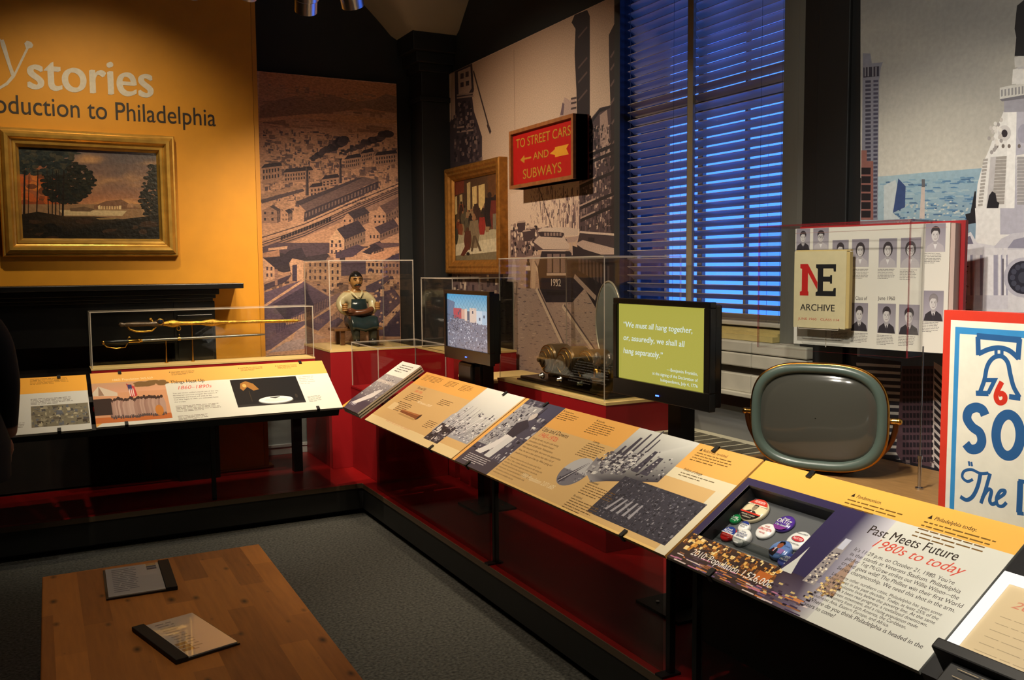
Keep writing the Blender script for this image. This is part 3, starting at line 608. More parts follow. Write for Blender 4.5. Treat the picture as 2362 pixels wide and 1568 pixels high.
# city hall tower
Wt, Wsh, Wd = (238, 236, 232), (190, 188, 200), (110, 108, 124)
cm.px(k((1250, 780), (1393, 740), (1700, 740), (1700, 1500), (1050, 1500), (1070, 1280), (1110, 1130), (1150, 1040), (1200, 900)), Wt)
cm.px(k((1330, 760), (1420, 740), (1700, 740), (1700, 1500), (1300, 1500), (1310, 1100)), Wsh)
cm.px(k((1340, 1080), (1460, 1060), (1460, 1420), (1345, 1420)), Wt)
for i in range(14):
    y = 1100+i*24; x0 = 1192-i*3; cm.line(k((x0, y), (1272-i*1.2, y-4)), .010, (168, 162, 156)); cm.line(k((1108-i*2.6, y+14), (1142-i*2.8, y+10)), .008, (176, 170, 164)); cm.line(k((1345, y), (1460, y)), .01, (168, 164, 166))
cm.line(k((1180, 1090), (1148, 1480)), .02, (200, 196, 196)); cm.line(k((1312, 780), (1296, 1490)), .03, (248, 246, 242))
for x in (1205, 1248, 1290, 1360): cm.disc(*k((x, 1016))[0], 3.6, 5, (120, 110, 104), 10)
cm.disc(*k((1258, 925))[0], 15, 18, (214, 210, 208)); cm.disc(*k((1258, 928))[0], 7, 9, (52, 44, 50)); cm.disc(*k((1390, 930))[0], 14, 22, (170, 168, 184))
for i in range(22): x, y = 1140+100*R.random(), 840+200*R.random(); cm.disc(*k((x, y+(1240-x)*.6-20))[0], 4, 5, R.choice([(206, 200, 194), (168, 162, 160), (232, 228, 222)]), 8)
cm.px(k((1240, 780), (1400, 690), (1700, 690), (1700, 790), (1330, 765)), (196, 192, 194))
cm.px(k((1255, 700), (1393, 660), (1700, 650), (1700, 770), (1255, 780)), (164, 162, 172)); cm.px(k((1225, 690), (1225, 610), (1393, 575), (1700, 560), (1700, 655), (1393, 668)), (214, 212, 206))
for i in range(12): x = 1234+i*24; cm.px(k((x, 625-i*4), (x+12, 622-i*4), (x+12, 668-i*3), (x, 672-i*3)), (150, 148, 150))
cm.px(k((1225, 690), (1393, 660), (1700, 650), (1700, 670), (1393, 685), (1240, 705)), (120, 118, 126))
cm.px(k((1310, 585), (1330, 480), (1393, 440), (1560, 430), (1600, 570)), (196, 194, 196))
for x in (1335, 1365, 1395, 1425): cm.line(k((x, 480), (x-8, 585)), .018, (232, 230, 226))
cm.px(k((1326, 400), (1393, 380), (1520, 380), (1540, 440), (1330, 470)), (206, 204, 200)); cm.px(k((1328, 390), (1340, 260), (1328, 200), (1345, 40), (1393, 0), (1440, 20), (1450, 200), (1440, 390)), (30, 28, 32))
# eagle figures, belfry with clock
for pts in (((1145, 1530), (1128, 1480), (1150, 1360), (1172, 1330), (1196, 1345), (1205, 1400), (1222, 1410), (1210, 1470), (1218, 1560), (1150, 1565)), ((1020, 1480), (1050, 1330), (1060, 1330), (1058, 1450), (1060, 1550), (1000, 1560), (985, 1490)), ((1345, 1520), (1370, 1480), (1440, 1470), (1440, 1520), (1370, 1530))):
    cm.px(k(*pts), (34, 32, 38))
k6 = crop(2060, 480, 4.126)
cm.px(k6((780, 0), (1300, 0), (1300, 240), (1180, 250), (960, 360), (780, 360), (790, 160)), Wt); cm.px(k6((1020, 0), (1300, 0), (1300, 250), (1020, 250)), Wsh)
cm.px(k6((660, 345), (690, 250), (740, 225), (800, 330), (1100, 380), (2200, 380), (2200, 1000), (740, 990), (760, 850), (690, 860), (700, 420)), (222, 220, 224))
cm.px(k6((680, 345), (705, 275), (735, 262), (765, 340)), (116, 112, 132)); cm.px(k6((960, 370), (1030, 290), (1140, 240), (1300, 225), (1300, 390), (1000, 400)), (206, 204, 212)); cm.px(k6((1090, 380), (1150, 300), (1300, 265), (1300, 382)), (150, 148, 166))
for x, w_ in ((700, 50), (790, 55), (880, 110), (1010, 24), (1060, 24)):
    cm.px(k6((x, 440), (x+w_, 440), (x+w_, 830), (x, 830)), (238, 236, 238)); cm.px(k6((x+w_*.7, 440), (x+w_+8, 440), (x+w_+8, 830), (x+w_*.7, 830)), (162, 160, 178)); cm.px(k6((x-8, 380), (x+w_+8, 380), (x+w_+4, 445), (x-4, 445)), (226, 224, 226)); cm.px(k6((x-10, 830), (x+w_+10, 830), (x+w_+12, 960), (x-12, 960)), (214, 212, 220))
cm.px(k6((1040, 480), (1054, 480), (1054, 830), (1040, 830)), (96, 92, 104))
cm.disc(*k6((1240, 660))[0], 45, 46, (190, 188, 200), 40); cm.disc(*k6((1240, 660))[0], 36, 38, (40, 40, 54), 40)
for i in range(12):
    a_2 = i*math.pi/6; x, y = k6((1240, 660))[0]; cm.disc(x+25*math.cos(a_2), y+27*math.sin(a_2), 6.3, 6.6, (70, 72, 88), 12)
cm.disc(*k6((1240, 660))[0], 12, 13, (64, 66, 80), 20)
cm.px(k6((620, 180), (700, 180), (690, 350), (700, 900), (600, 980)), (112, 108, 124))
for i in range(60): x, y = 610+90*R.random(), 170+790*R.random(); cm.px(k6((x, y), (x+22, y-4), (x+22, y+10), (x, y+14)), R.choice([(190, 170, 160), (96, 104, 130), (214, 206, 200), (140, 100, 96)]))
# lower towers behind the television
cm.px(k4((640, 700), (885, 730), (870, 1400), (780, 1400)), (44, 44, 54))
for i in range(20): y = 735+i*32; cm.px(k4((670, y), (882, y+12), (880, y+25), (672, y+14)), (196, 190, 182))
cm.px(k4((888, 750), (1040, 750), (1040, 1230), (900, 1230), (860, 1160)), (90, 66, 74)); cm.px(k4((1040, 730), (1090, 760), (1090, 1330), (1030, 1230)), (206, 194, 188)); 
for i in range(13):
    for j in range(9): x = 892+j*16.5; y = 764+i*35; cm.px(k4((x, y), (x+13, y+1), (x+13, y+24), (x, y+23)), (38, 30, 38))
for i in range(15): y = 760+i*38; cm.px(k4((1042, y), (1090, y+50), (1090, y+72), (1042, y+22)), (44, 40, 46))
cm.px(k4((760, 1180), (900, 1200), (1060, 1240), (1060, 1420), (760, 1400)), (38, 34, 40))
for i in range(40): x, y = 770+270*R.random(), 1190+170*R.random(); cm.px(k4((x, y), (x+20, y+3), (x+20, y+10), (x, y+7)), R.choice([(120, 104, 104), (64, 54, 62), (150, 136, 130)]))
mural('wall_mural', cm, u0c, .3, u1c, 3.35, .02, PR, 'color mural of a white clock tower above a city, right of the window', (150, 160, 168))
# =================================================================== framed pictures
def picture_frame(name, o, u, v, wid, hgt, fw, depth, matl, parent, steps):
    """moulded frame: steps = (inset fraction, height fraction) profile"""
    o, u, v = V(o), V(u), V(v); n = u.cross(v); m = MB(); rings = []
    for a, h in steps:
        i = a*fw; rings.append([o+u*x+v*y+n*(h*depth) for x, y in ((i, i), (wid-i, i), (wid-i, hgt-i), (i, hgt-i))])
    for r0, r1 in zip(rings[:-1], rings[1:]):
        for k in range(4): m.add([r0[k], r0[(k+1) % 4], r1[(k+1) % 4], r1[k]], [(0, 1, 2, 3)], 0)
    return m.build(name, matl, parent)
pt = empty('landscape_painting', (.3, YY, 2.1), 'wide gilt-framed landscape painting of trees and a river on the yellow wall', 'painting')
o = PY(6.5, 592, YY-.07); c1 = PY(403, 313, YY-.07); wid = c1.x-o.x; hgt = c1.z-o.z
o.y = YY-.001
picture_frame('frame', o, YU, YV, wid, hgt, .115, .085, GOLD, pt, [(0, 0), (0, .5), (.06, .62), (.14, .62), (.2, .82), (.34, 1), (.5, .98), (.6, .72), (.68, .66), (.72, .74), (.84, .72), (.9, .5), (1, .3)])
la = Art((o.x, YY-.028, o.z), YU, YV); k = crop(0, 280, 4.612)
la.board(.1, .1, wid-.1, hgt-.1, .012, (60, 44, 34))
def lsky(x, y):
    c = mix((84, 84, 92), (176, 118, 84), max(0, min(1, y*1.1+.25*fbm(x*2, y*2, 4)))); c = mix(c, (214, 160, 104), max(0, min(.8, 1.1*fbm(x*3-y, y*5+x, 9)-.05))); return mix(c, (170, 84, 44), max(0, min(.7, (.38-x)*2.5)))
la.grad(k((130, 235), (1735, 300), (1725, 900), (150, 900)), 36, 20, lsky)
for i in range(36):
    x, y = 170+500*R.random(), 560+330*R.random(); la.disc(*k((x, y))[0], 10+10*R.random(), 5+7*R.random(), R.choice([(186, 92, 44), (206, 120, 56), (150, 76, 44), (120, 70, 44)]), 12)
la.px(k((160, 880), (1720, 880), (1720, 1040), (160, 1040)), (150, 116, 84)); la.px(k((620, 940), (1350, 950), (1300, 1005), (680, 1000)), (206, 182, 140)); la.px(k((1000, 895), (1120, 850), (1290, 830), (1420, 900), (1500, 930), (1000, 930)), (128, 92, 70))
for i in range(9): x = 1045+i*28; la.px(k((x, 900), (x+18, 900), (x+18, 935), (x, 935)), (214, 180, 132))
la.px(k((1040, 900), (1065, 890), (1070, 935), (1045, 935)), (224, 196, 150)); la.px(k((1265, 895), (1290, 895), (1290, 935), (1265, 935)), (224, 196, 150)); la.px(k((1360, 875), (1420, 870), (1420, 915), (1350, 915)), (170, 128, 96)); la.px(k((740, 925), (900, 905), (1010, 935), (960, 958), (750, 955)), (110, 86, 66))
for i in range(620):
    a_2 = R.random()*6.28; r_ = R.random()**.5*(.92+.16*R.random()); la.disc(*k((720+270*r_*math.cos(a_2), 660+215*r_*math.sin(a_2)))[0], 2.5+5.5*R.random(), 1.5+3.5*R.random(), R.choice([(34, 36, 32), (26, 28, 26), (44, 44, 36), (40, 36, 28)]), 10)
for i in range(420):
    x, y = 150+680*R.random(), 260+300*R.random()
    if x+y*.7 < 990+90*R.random(): la.disc(*k((x, y))[0], 4+8*R.random(), 2+4*R.random(), R.choice([(44, 52, 52), (34, 40, 40), (56, 60, 54), (70, 66, 54)]), 10)
for i in range(260):
    t = R.random(); x, y = 1700-200*R.random()**1.5*(1.1-abs(t-.6)), 460+560*t; la.disc(*k((x, y))[0], 3+6*R.random(), 1.5+3.5*R.random(), R.choice([(36, 32, 26), (44, 36, 28), (28, 26, 22)]), 10)
for x0, x1, w_ in ((262, 255, 22), (404, 388, 12), (500, 520, 10), (560, 555, 9), (600, 590, 12), (680, 665, 20), (310, 298, 8), (620, 640, 8)): la.px(k((x0-w_*.4, 520), (x0+w_*.4, 520), (x1+w_*.6, 1080), (x1-w_*.6, 1080)), (36, 28, 24))
la.px(k((165, 1000), (400, 960), (700, 1010), (1000, 1010), (1300, 1040), (1720, 990), (1720, 1280), (165, 1280)), [(30, 26, 22), (40, 32, 24), (58, 44, 30), (70, 54, 34), (48, 38, 28), (34, 28, 22), (22, 20, 18), (22, 20, 18)])
for i in range(40): x, y = 180+1480*R.random(), 1060+190*R.random(); la.disc(*k((x, y))[0], 18*R.random()+8, 4+4*R.random(), R.choice([(34, 28, 22), (26, 23, 20), (60, 42, 30)]), 10)
la.px(k((1020, 1030), (1260, 1028), (1200, 1042), (1060, 1044)), (150, 124, 84))
la.build('canvas', OIL, pt)
# painting on the street mural
XF = XR-.09
p2 = empty('crowd_painting', (XR-.02, 5.4, 1.9), 'upright gilt-framed painting of a crowd on steps, hung over the street mural', 'painting')
a = PX(1027, 632, XF); b = PX(1150, 362, XF); wid2 = a.y-PX(1151, 500, XF).y; zb = (PX(1027, 630, XF).z+PX(1150, 632, XF).z)/2; zt = (PX(1027, 391, XF).z+PX(1150, 360, XF).z)/2
o2 = V((XR-.021, a.y, zb)); hgt2 = zt-zb
picture_frame('frame', o2, XU, XV, wid2, hgt2, .10, .07, GOLD2, p2, [(0, 0), (0, .9), (.1, 1), (.25, 1), (.4, .85), (.55, .9), (.7, .7), (.85, .6), (1, .35)])
ca = Art((XR-.04, o2.y, o2.z), XU, XV); k = crop(1000, 0, 2.412)
ca.board(.08, .08, wid2-.08, hgt2-.08, .012, (70, 50, 36)); ca.px(k((98, 985), (375, 930), (382, 1440), (102, 1480)), [(70, 44, 32), (96, 66, 40), (96, 84, 60), (88, 76, 54)])
ca.px(k((110, 1010), (170, 990), (170, 1070), (110, 1090)), (120, 56, 38)); ca.px(k((185, 1020), (205, 1010), (205, 1180), (188, 1185)), (196, 168, 112))
ca.px(k((215, 1040), (285, 1022), (287, 1190), (218, 1200)), (222, 190, 124)); ca.px(k((240, 1030), (250, 1028), (252, 1190), (242, 1192)), (110, 78, 48)); ca.px(k((300, 960), (375, 945), (378, 1270), (305, 1270)), (104, 66, 36)); ca.px(k((118, 1095), (130, 1090), (132, 1190), (120, 1195)), (206, 178, 120)); ca.px(k((145, 1085), (160, 1080), (162, 1180), (147, 1185)), (196, 168, 112))
ca.px(k((105, 1300), (378, 1270), (380, 1330), (105, 1370)), (176, 164, 130)); ca.px(k((105, 1360), (380, 1320), (382, 1400), (105, 1430)), (206, 194, 160)); ca.px(k((105, 1425), (382, 1395), (382, 1440), (105, 1475)), (120, 108, 80))
def fig(x, y, h, c, hc=(60, 40, 30)):
    ca.px(k((x-h*.12, y-h*.8), (x+h*.12, y-h*.82), (x+h*.17, y-h*.4), (x+h*.1, y), (x-h*.1, y), (x-h*.16, y-h*.4)), c); ca.disc(*k((x, y-h*.88))[0], h*.022+.6, h*.03+.8, hc, 10)
for i in range(46): fig(120+190*R.random(), 1200+110*R.random(), 70+20*R.random(), R.choice([(110, 52, 36), (64, 44, 34), (150, 120, 84), (44, 36, 32), (130, 70, 44), (90, 80, 60)]), R.choice([(150, 104, 70), (50, 36, 28)]))
fig(312, 1260, 200, (34, 28, 28), (50, 36, 30)); fig(345, 1275, 200, (110, 44, 36), (44, 32, 28)); ca.px(k((330, 1190), (362, 1185), (368, 1272), (330, 1275)), (120, 110, 90))
fig(225, 1380, 190, (130, 112, 84), (150, 110, 76)); ca.px(k((220, 1310), (235, 1310), (268, 1395), (256, 1398), (232, 1330), (218, 1400), (208, 1398)), (90, 74, 54)); fig(190, 1390, 130, (90, 50, 36), (80, 52, 36)); ca.px(k((150, 1420), (190, 1340), (200, 1380), (170, 1425)), (96, 48, 34)); ca.disc(*k((192, 1412))[0], 4, 4, (30, 24, 20)); fig(270, 1305, 120, (150, 44, 36)); fig(120, 1360, 110, (56, 56, 46))
ca.build('canvas', OIL, p2)
# red direction sign
XS = XR-.13
sg = empty('direction_sign', (XS, 5, 2.2), 'red framed sign lettered TO STREET CARS AND SUBWAYS, mounted over the street mural', 'sign')
a = PX(1178, 440, XS); b = PX(1325, 262, XS); z1 = (PX(1178, 304, XS).z+PX(1325, 261, XS).z)/2; z0 = (PX(1182, 436, XS).z+PX(1326, 412, XS).z)/2
ws = a.y-b.y; hs_ = z1-z0; so = V((XS+.01, a.y, z0))
sa = Art(so, XU, XV); sa.board(.0, .0, ws, hs_, .09, (112, 18, 16)); sa.rect(.02, .02, ws-.02, hs_-.02, (176, 24, 22)); k = crop(1150, 240, 7.126)
GL = (186, 132, 44)
for t, u_, v_, w_, h_ in (('TO STREET CARS', .075, .69, .85, .15), ('AND', .36, .43, .24, .12), ('SUBWAYS', .19, .14, .60, .16)):
    sa.text(t, u_*ws, v_*hs_, w_*ws, h_*hs_, (120, 80, 28), .014); sa.text(t, u_*ws+.002, v_*hs_+.002, w_*ws, h_*hs_, GL, -.012)
sa.uv([(x*ws, y*hs_) for x, y in ((.62, .47), (.70, .53), (.70, .56), (.90, .56), (.865, .495), (.90, .40), (.70, .40), (.70, .44))], (214, 150, 44))
sa.uv([(x*ws, y*hs_) for x, y in ((.15, .48), (.215, .55), (.22, .50), (.33, .50), (.33, .47), (.22, .47), (.215, .41))], GL)
sa.build('sign_board', mat('sign_enamel', attr=True, rough=.4, noise=.08, scale=30), sg)
WDN = mat('sign_wood', (150, 92, 46), .5, noise=.3, scale=30)
picture_frame('frame', so+V((.0, 0, 0)), XU, XV, ws, hs_, .022, .02, WDN, sg, [(0, -4), (0, 1), (1, 1), (1, 0)])
# =================================================================== platform
XP, YP = 1.819, 5.571
pf = empty('display_platform', (XP, YP, 0), 'low L-shaped display platform with red deck and black riser along both walls', 'platform')
d = MB().box(-3.98, XR-.006, YP, YB-.03, .17, ZP).box(XP, XR-.006, -1.5, YP, .17, ZP)
d.build('deck', REDD, pf)
MB().box(-3.98, XP, YP, YP+.02, .035, .17).box(XP, XP+.02, -1.5, YP+.02, .035, .17).build('riser', mat('riser_black', (30, 30, 28), .55, noise=.1), pf)
MB().box(-3.98, XP, YP-.004, YP, .17, ZP).box(XP-.004, XP, -1.5, YP, .17, ZP).build('edge_trim', mat('edge_trim', (92, 76, 58), .5), pf)
MB().box(-3.98, XP+.05, YP+.06, YP+.08, 0, .17).box(XP+.06, XP+.08, -1.5, YP+.08, 0, .17).build('toe_kick', BLK, pf)
# =================================================================== plinths
def plinth(name, x0, x1, y0, y1, z0, z1, label, cat='plinth', top=True):
    e = empty(name, ((x0+x1)/2, (y0+y1)/2, z0), label, cat)
    MB().box(x0, x1, y0, y1, z0, z1-.014).build('body', RED, e, bevel=.002)
    MB().box(x0-.002, x1+.002, y0-.002, y1+.002, z1-.014, z1).build('top', TOPC if top else RED, e)
    return e
plinth('plinth', 1.772, 2.40, 6.064, YB-.035, ZP, 1.03, 'tall red plinth under the carved seated figure')
plinth('plinth', 2.404, 2.872, 5.40, 6.06, ZP, 1.03, 'red corner plinth behind the smaller monitor, topped by an empty acrylic cover')
plinth('plinth', 1.915, 2.399, 5.50, 6.058, ZP, .78, 'low red plinth in the inner corner behind the narrow flip panels', top=False)
plinth('plinth', 2.40, 2.872, 3.60, 4.75, ZP, .94, 'red plinth under the old radio, behind the large monitor')
plinth('plinth', 2.404, 2.872, 4.90, 5.325, ZP, .9, 'short red plinth just behind the small monitor stand')
sw = empty('sword_shelf', (.95, 6.1, .86), 'red sword display shelf with pale top on a black leg, behind the left rail', 'shelf')
MB().box(.272, 1.64, 5.98, 6.18, .74, .99).build('body', RED, sw); MB().box(.27, 1.642, 5.978, 6.182, .99, 1.0).build('top', TOPC, sw); MB().box(1.515, 1.575, 6.115, 6.175, ZP, .74).build('leg', BLK, sw)  # body deepened out of view to block lamp light from the wall base
# =================================================================== acrylic covers
def cover(x0, x1, y0, y1, z0, z1, label, group=None, t=.006, M=None, em=None):
    e = empty('acrylic_cover', ((x0+x1)/2, (y0+y1)/2, z0), label, 'display cover')
    em = em or ACE
    def pane(a, thin):
        m = MB(); vs = [V((x, y, z)) for x in a[0:2] for y in a[2:4] for z in a[4:6]]
        if M: vs = [M @ p for p in vs]
        fs = [(0, 1, 3, 2), (4, 6, 7, 5), (0, 4, 5, 1), (2, 3, 7, 6), (0, 2, 6, 4), (1, 5, 7, 3)]
        for i, f in enumerate(fs): m.add([vs[j] for j in f], [(0, 1, 2, 3)], 0 if i//2 == thin else 1)
        m.build('pane', [ACR, em], e)
    pane((x0, x0+t, y0, y1, z0, z1-t), 0); pane((x1-t, x1, y0, y1, z0, z1-t), 0); pane((x0+t, x1-t, y0, y0+t, z0, z1-t), 1); pane((x0+t, x1-t, y1-t, y1, z0, z1-t), 1); pane((x0, x1, y0, y1, z1-t, z1), 2)
    return e
cover(1.776, 2.396, 6.068, 6.71, 1.03, 1.65, 'clear acrylic cover over the carved seated figure')
cover(2.408, 2.868, 5.42, 5.96, 1.03, 1.524, 'clear acrylic cover on the corner plinth behind the smaller monitor')
cover(1.918, 2.396, 5.503, 6.05, .78, 1.085, 'low clear acrylic cover behind the narrow flip panels')
cover(2.404, 2.870, 3.624, 4.735, .94, 1.645, 'large clear acrylic cover over the old radio and disc speaker')
cover(.276, 1.638, 5.984, 6.178, 1.0, 1.345, 'long clear acrylic cover over the two swords')
# =================================================================== swords
def sword(name, pa, pb, Y, label, gold):
    A, B = PY(*pa, Y), PY(*pb, Y); e = empty(name, A, label, 'sword'); L = (B-A).length; d = (B-A).normalized(); up = V((0, -1, 0)).cross(d)*-1; up = V((0, 0, 1))
    P = lambda t, h=0, s=0: A+d*(L*t)+up*h+V((0, s, 0))
    if gold:
        m = MB().lathe(P(0), d, [(a_*1.15, b_*L) for a_, b_ in ((0, 0), (.012, .006), (.014, .018), (.008, .03), (.012, .04), (.014, .09), (.012, .15), (.017, .19), (.014, .23))], 14); m.build('grip', mat('sword_grip', (96, 78, 60), .3, .3, noise=.4, scale=80), e)
        g = MB().tube([P(.045, -.01), P(.055, -.03), P(.09, -.045), P(.13, -.047), P(.17, -.042), P(.19, -.02), P(.18, .0)], .0065, 8)
        g.ball(P(.018, .0), .013); g.tube([P(.175, .01), P(.17, .026), P(.165, .034)], .007, 8); g.ball(P(.165, .03), .011)
        g.build('hand_guard', GOLDM, e)
        gem = MB().lathe(P(.213, .014, -.01), (0, -1, 0), [(.024, 0), (.024, .006), (.018, .01)], 6); gem.build('collar', GOLDM, e)
        MB().lathe(P(.213, .014, -.019), (0, -1, 0), [(.0165, 0), (.012, .004), (0, .005)], 12).build('jewel', mat('dark_jewel', (30, 34, 46), .1), e)
        prof = []
        for t in [i/60 for i in range(61)]:
            r = .0145-.004*t
            if .02 < t < .12: r += .012*math.sin(math.pi*(t-.02)/.10)
            if .27 < t < .405: r += .012*math.sin(math.pi*(t-.27)/.135)
            if t > .96: r *= max(.0, 1-(t-.96)/.042)
            prof.append((r+.0012*(i_ := int(t*60)) % 2*.0008, L*.775*t))
        MB().lathe(P(.225), d, prof, 14).build('scabbard', GOLDM, e)
        MB().tube([P(.31, -.02)+V((.012*math.cos(a), 0, -.012+.014*math.sin(a))) for a in [6.283*i/14 for i in range(14)]], .0025, 6, closed=True).build('ring', GOLDM, e)
    else:
        MB().lathe(P(0), d, [(a_, b_*L) for a_, b_ in ((0, 0), (.010, .004), (.012, .05), (.0145, .09), (.012, .13), (.014, .146))], 14).build('grip', mat('black_grip', (26, 26, 24), .4), e)
        MB().tube([P(.0, -.004), P(.02, -.028), P(.07, -.04), P(.125, -.036), P(.14, -.01), P(.142, .02), P(.152, .028), P(.158, .022)], .0035, 8).ball(P(.0), .012).build('hand_guard', BRASS, e)
        MB().lathe(P(.143), d, [(a_, b_*L) for a_, b_ in ((.011, 0), (.011, .06), (.0125, .062), (.0125, .068), (.010, .07), (.010, .085))], 14).build('throat', BRASS, e)
        MB().lathe(P(.225), d, [(.0095, 0), (.0085, L*.4), (.008, L*.72), (.005, L*.77), (0, L*.775)], 14).build('scabbard', mat('gray_scabbard', (120, 118, 112), .3, .8), e)
        MB().lathe(P(.44), d, [(.0115, 0), (.0115, .018)], 14).cyl(P(.45, .008), P(.45, .026), .002).ball(P(.45, .028), .004).build('band', BRASS, e)
    return e
sword('dress_sword', (273, 749), (694, 739), 6.09, 'ornate gold dress sword in gilded scabbard, upper one in the long case', True)
sword('cavalry_sword', (238, 790), (612, 771), 6.07, 'plain curved-guard sword in gray steel scabbard, below the gold one', False)
for px_, py_, t, lab in ((382, 780, 826, 'left brass post holding up the swords, under the plain one'), (442, 748, 823, 'right, taller brass post holding up both swords')):
    a = PY(px_, py_, 6.112); MB().cyl((a.x, 6.112, 1.0), (a.x, 6.112, a.z), .004).cyl((a.x, 6.112, 1.0), (a.x, 6.112, 1.006), .012).build('display_post', BRASS, None, lab, 'post', 'brass posts in the sword case')
# =================================================================== carved figure
def skin(nodes, edges, name, sub=2):
    me = bpy.data.meshes.new(name); me.from_pydata([n[0] for n in nodes], edges, []); o = bpy.data.objects.new(name, me); COL.objects.link(o)
    o.modifiers.new('s', 'SKIN'); sv = me.skin_vertices[0].data
    for i, n in enumerate(nodes): r = n[1]; sv[i].radius = (r, r) if not isinstance(r, tuple) else r
    sv[0].use_root = True
    ss = o.modifiers.new('u', 'SUBSURF'); ss.levels = ss.render_levels = sub
    dg = bpy.context.evaluated_depsgraph_get(); ev = o.evaluated_get(dg); m2 = bpy.data.meshes.new_from_object(ev)
    bpy.data.objects.remove(o); bpy.data.meshes.remove(me); m2.name = name
    for p in m2.polygons: p.use_smooth = True
    return m2
def finish(me, name, matl, parent, colf=None):
    me.materials.clear(); me.materials.append(matl)
    if colf:
        ca_ = me.color_attributes.new('Col', 'FLOAT_COLOR', 'POINT')
        for i, v in enumerate(me.vertices): ca_.data[i].color = lin(colf(v.co))
    o = bpy.data.objects.new(name, me); COL.objects.link(o); o.parent = parent; return o
fa = PZ(826, 797, 1.03)
fg = empty('carved_figure', (PY(826, 760, 6.42).x, 6.46, 1.03), 'carved painted wooden figure of a seated workman in apron on a bench', 'statue'); fg['local'] = 1
S = 1.06
n_ = [((0, .02, .165), .060), ((0, .03, .23), .062), ((0, .02, .30), .070), ((0, .01, .355), .066), ((0, 0, .395), .036), ((0, -.005, .425), .034),   # 0-5 torso, neck
      ((-.085, .005, .355), .042), ((-.125, -.01, .315), .038), ((-.118, -.05, .255), .033), ((-.05, -.115, .235), .026), ((.035, -.135, .245), .023), ((.095, -.125, .27), .024),  # left arm over
      ((.085, .005, .355), .042), ((.125, -.01, .315), .038), ((.118, -.05, .255), .033), ((.05, -.095, .225), .026), ((-.04, -.115, .24), .023), ((-.10, -.115, .265), .024),
      ((-.055, -.02, .165), .05), ((-.065, -.13, .185), .046), ((-.058, -.165, .10), .034), ((-.055, -.168, .035), .026), ((-.055, -.20, .018), .020), ((-.055, -.225, .016), .014),
      ((.060, -.02, .165), .05), ((.075, -.13, .185), .046), ((.075, -.155, .10), .036), ((.072, -.158, .035), .026), ((.072, -.19, .018), .020), ((.072, -.215, .016), .014)]
ed = [(0, 1), (1, 2), (2, 3), (3, 4), (4, 5), (3, 6), (6, 7), (7, 8), (8, 9), (9, 10), (10, 11), (3, 12), (12, 13), (13, 14), (14, 15), (15, 16), (16, 17), (0, 18), (18, 19), (19, 20), (20, 21), (21, 22), (22, 23), (0, 24), (24, 25), (25, 26), (26, 27), (27, 28), (28, 29)]
SKN = (168, 124, 72)
def fcol(c):
    if c.z > .385: return SKN
    if c.z < .05: return (34, 32, 28)
    if c.y < -.09 and c.z > .20 and abs(c.x) < .16: return (96, 56, 34)
    if c.z > .21: return (188, 176, 136)
    return (44, 46, 40)
finish(skin(n_, ed, 'body'), 'body', PAINTED, fg, fcol)
hd = MB(); hc = V((0, -.012, .468))
def headv(th, ph):
    x, y, z = math.sin(th)*math.sin(ph), -math.sin(th)*math.cos(ph), math.cos(th)
    rx, ry, rz = .047, .053, .066
    p = V((x*rx*(1-.22*max(0, -z)), y*ry, z*rz))
    if y < 0:
        p.y -= .020*math.exp(-((x/.20)**2+((z+.12)/.26)**2)); p.y += .010*(math.exp(-(((x-.42)/.2)**2+((z-.12)/.14)**2))+math.exp(-(((x+.42)/.2)**2+((z-.12)/.14)**2)))
        p.y -= .005*math.exp(-((z-.34)/.12)**2); p.y -= .008*math.exp(-((x/.3)**2+((z+.82)/.2)**2))
    return hc+p
n, kk = 36, 24
vs = [headv(math.pi*j/kk, 2*math.pi*i/n) for j in range(kk+1) for i in range(n)]
hd.add(vs, [(j*n+i, (j+1)*n+i, (j+1)*n+(i+1) % n, j*n+(i+1) % n) for j in range(kk) for i in range(n)], 0, SKN, True)
for s in (-1, 1): hd.ball((s*.047, -.005, .462), .014, 10, 0, SKN, (.45, .8, 1.2)); hd.ball((s*.019, -.0555, .476), .0075, 10, 0, (150, 122, 84), (1, 1, .55)); hd.ball((s*.019, -.0615, .4755), .0032, 8, 0, (34, 26, 20)); hd.tube([(s*.008, -.066, .488), (s*.02, -.067, .493), (s*.032, -.058, .488)], .003, 6, 0, (30, 26, 22))
hd.tube([(-.012, -.062, .428), (0, -.066, .426), (.012, -.062, .428)], .0035, 6, 0, (130, 70, 50))
hd.build('head', PAINTED, fg)
hr = MB()
vs = []
for j in range(13):
    for i in range(n):
        th = math.pi*j/24*1.12; ph = 2*math.pi*i/n; c = headv(th, ph)-hc; lim = -.1 if math.cos(ph) < .3 else .42
        f_ = 1.10+.03*math.sin(5*ph)*math.sin(th*6)
        if math.cos(th)*1.0 < lim: f_ = .93
        vs.append(hc+c*f_+V((0, .003, .002)))
hr.add(vs, [(j*n+i, (j+1)*n+i, (j+1)*n+(i+1) % n, j*n+(i+1) % n) for j in range(12) for i in range(n)], 0, (26, 26, 26), True)
hr.build('hair', PAINTED, fg)
MB().tube([(-.028, -.052, .432), (-.015, -.064, .440), (0, -.069, .442), (.015, -.064, .440), (.028, -.052, .432)], [.003, .007, .008, .007, .003], 8, 0, (30, 28, 26)).build('moustache', PAINTED, fg)
co = MB(); co.tube([(-.05, .01, .392), (-.035, -.04, .378), (-.008, -.066, .345)], [.012, .011, .006], 8, 0, (206, 194, 150)); co.tube([(.05, .01, .392), (.035, -.04, .378), (.008, -.066, .345)], [.012, .011, .006], 8, 0, (206, 194, 150)); co.build('collar', PAINTED, fg)
ap = MB(); na = 12; vs = []
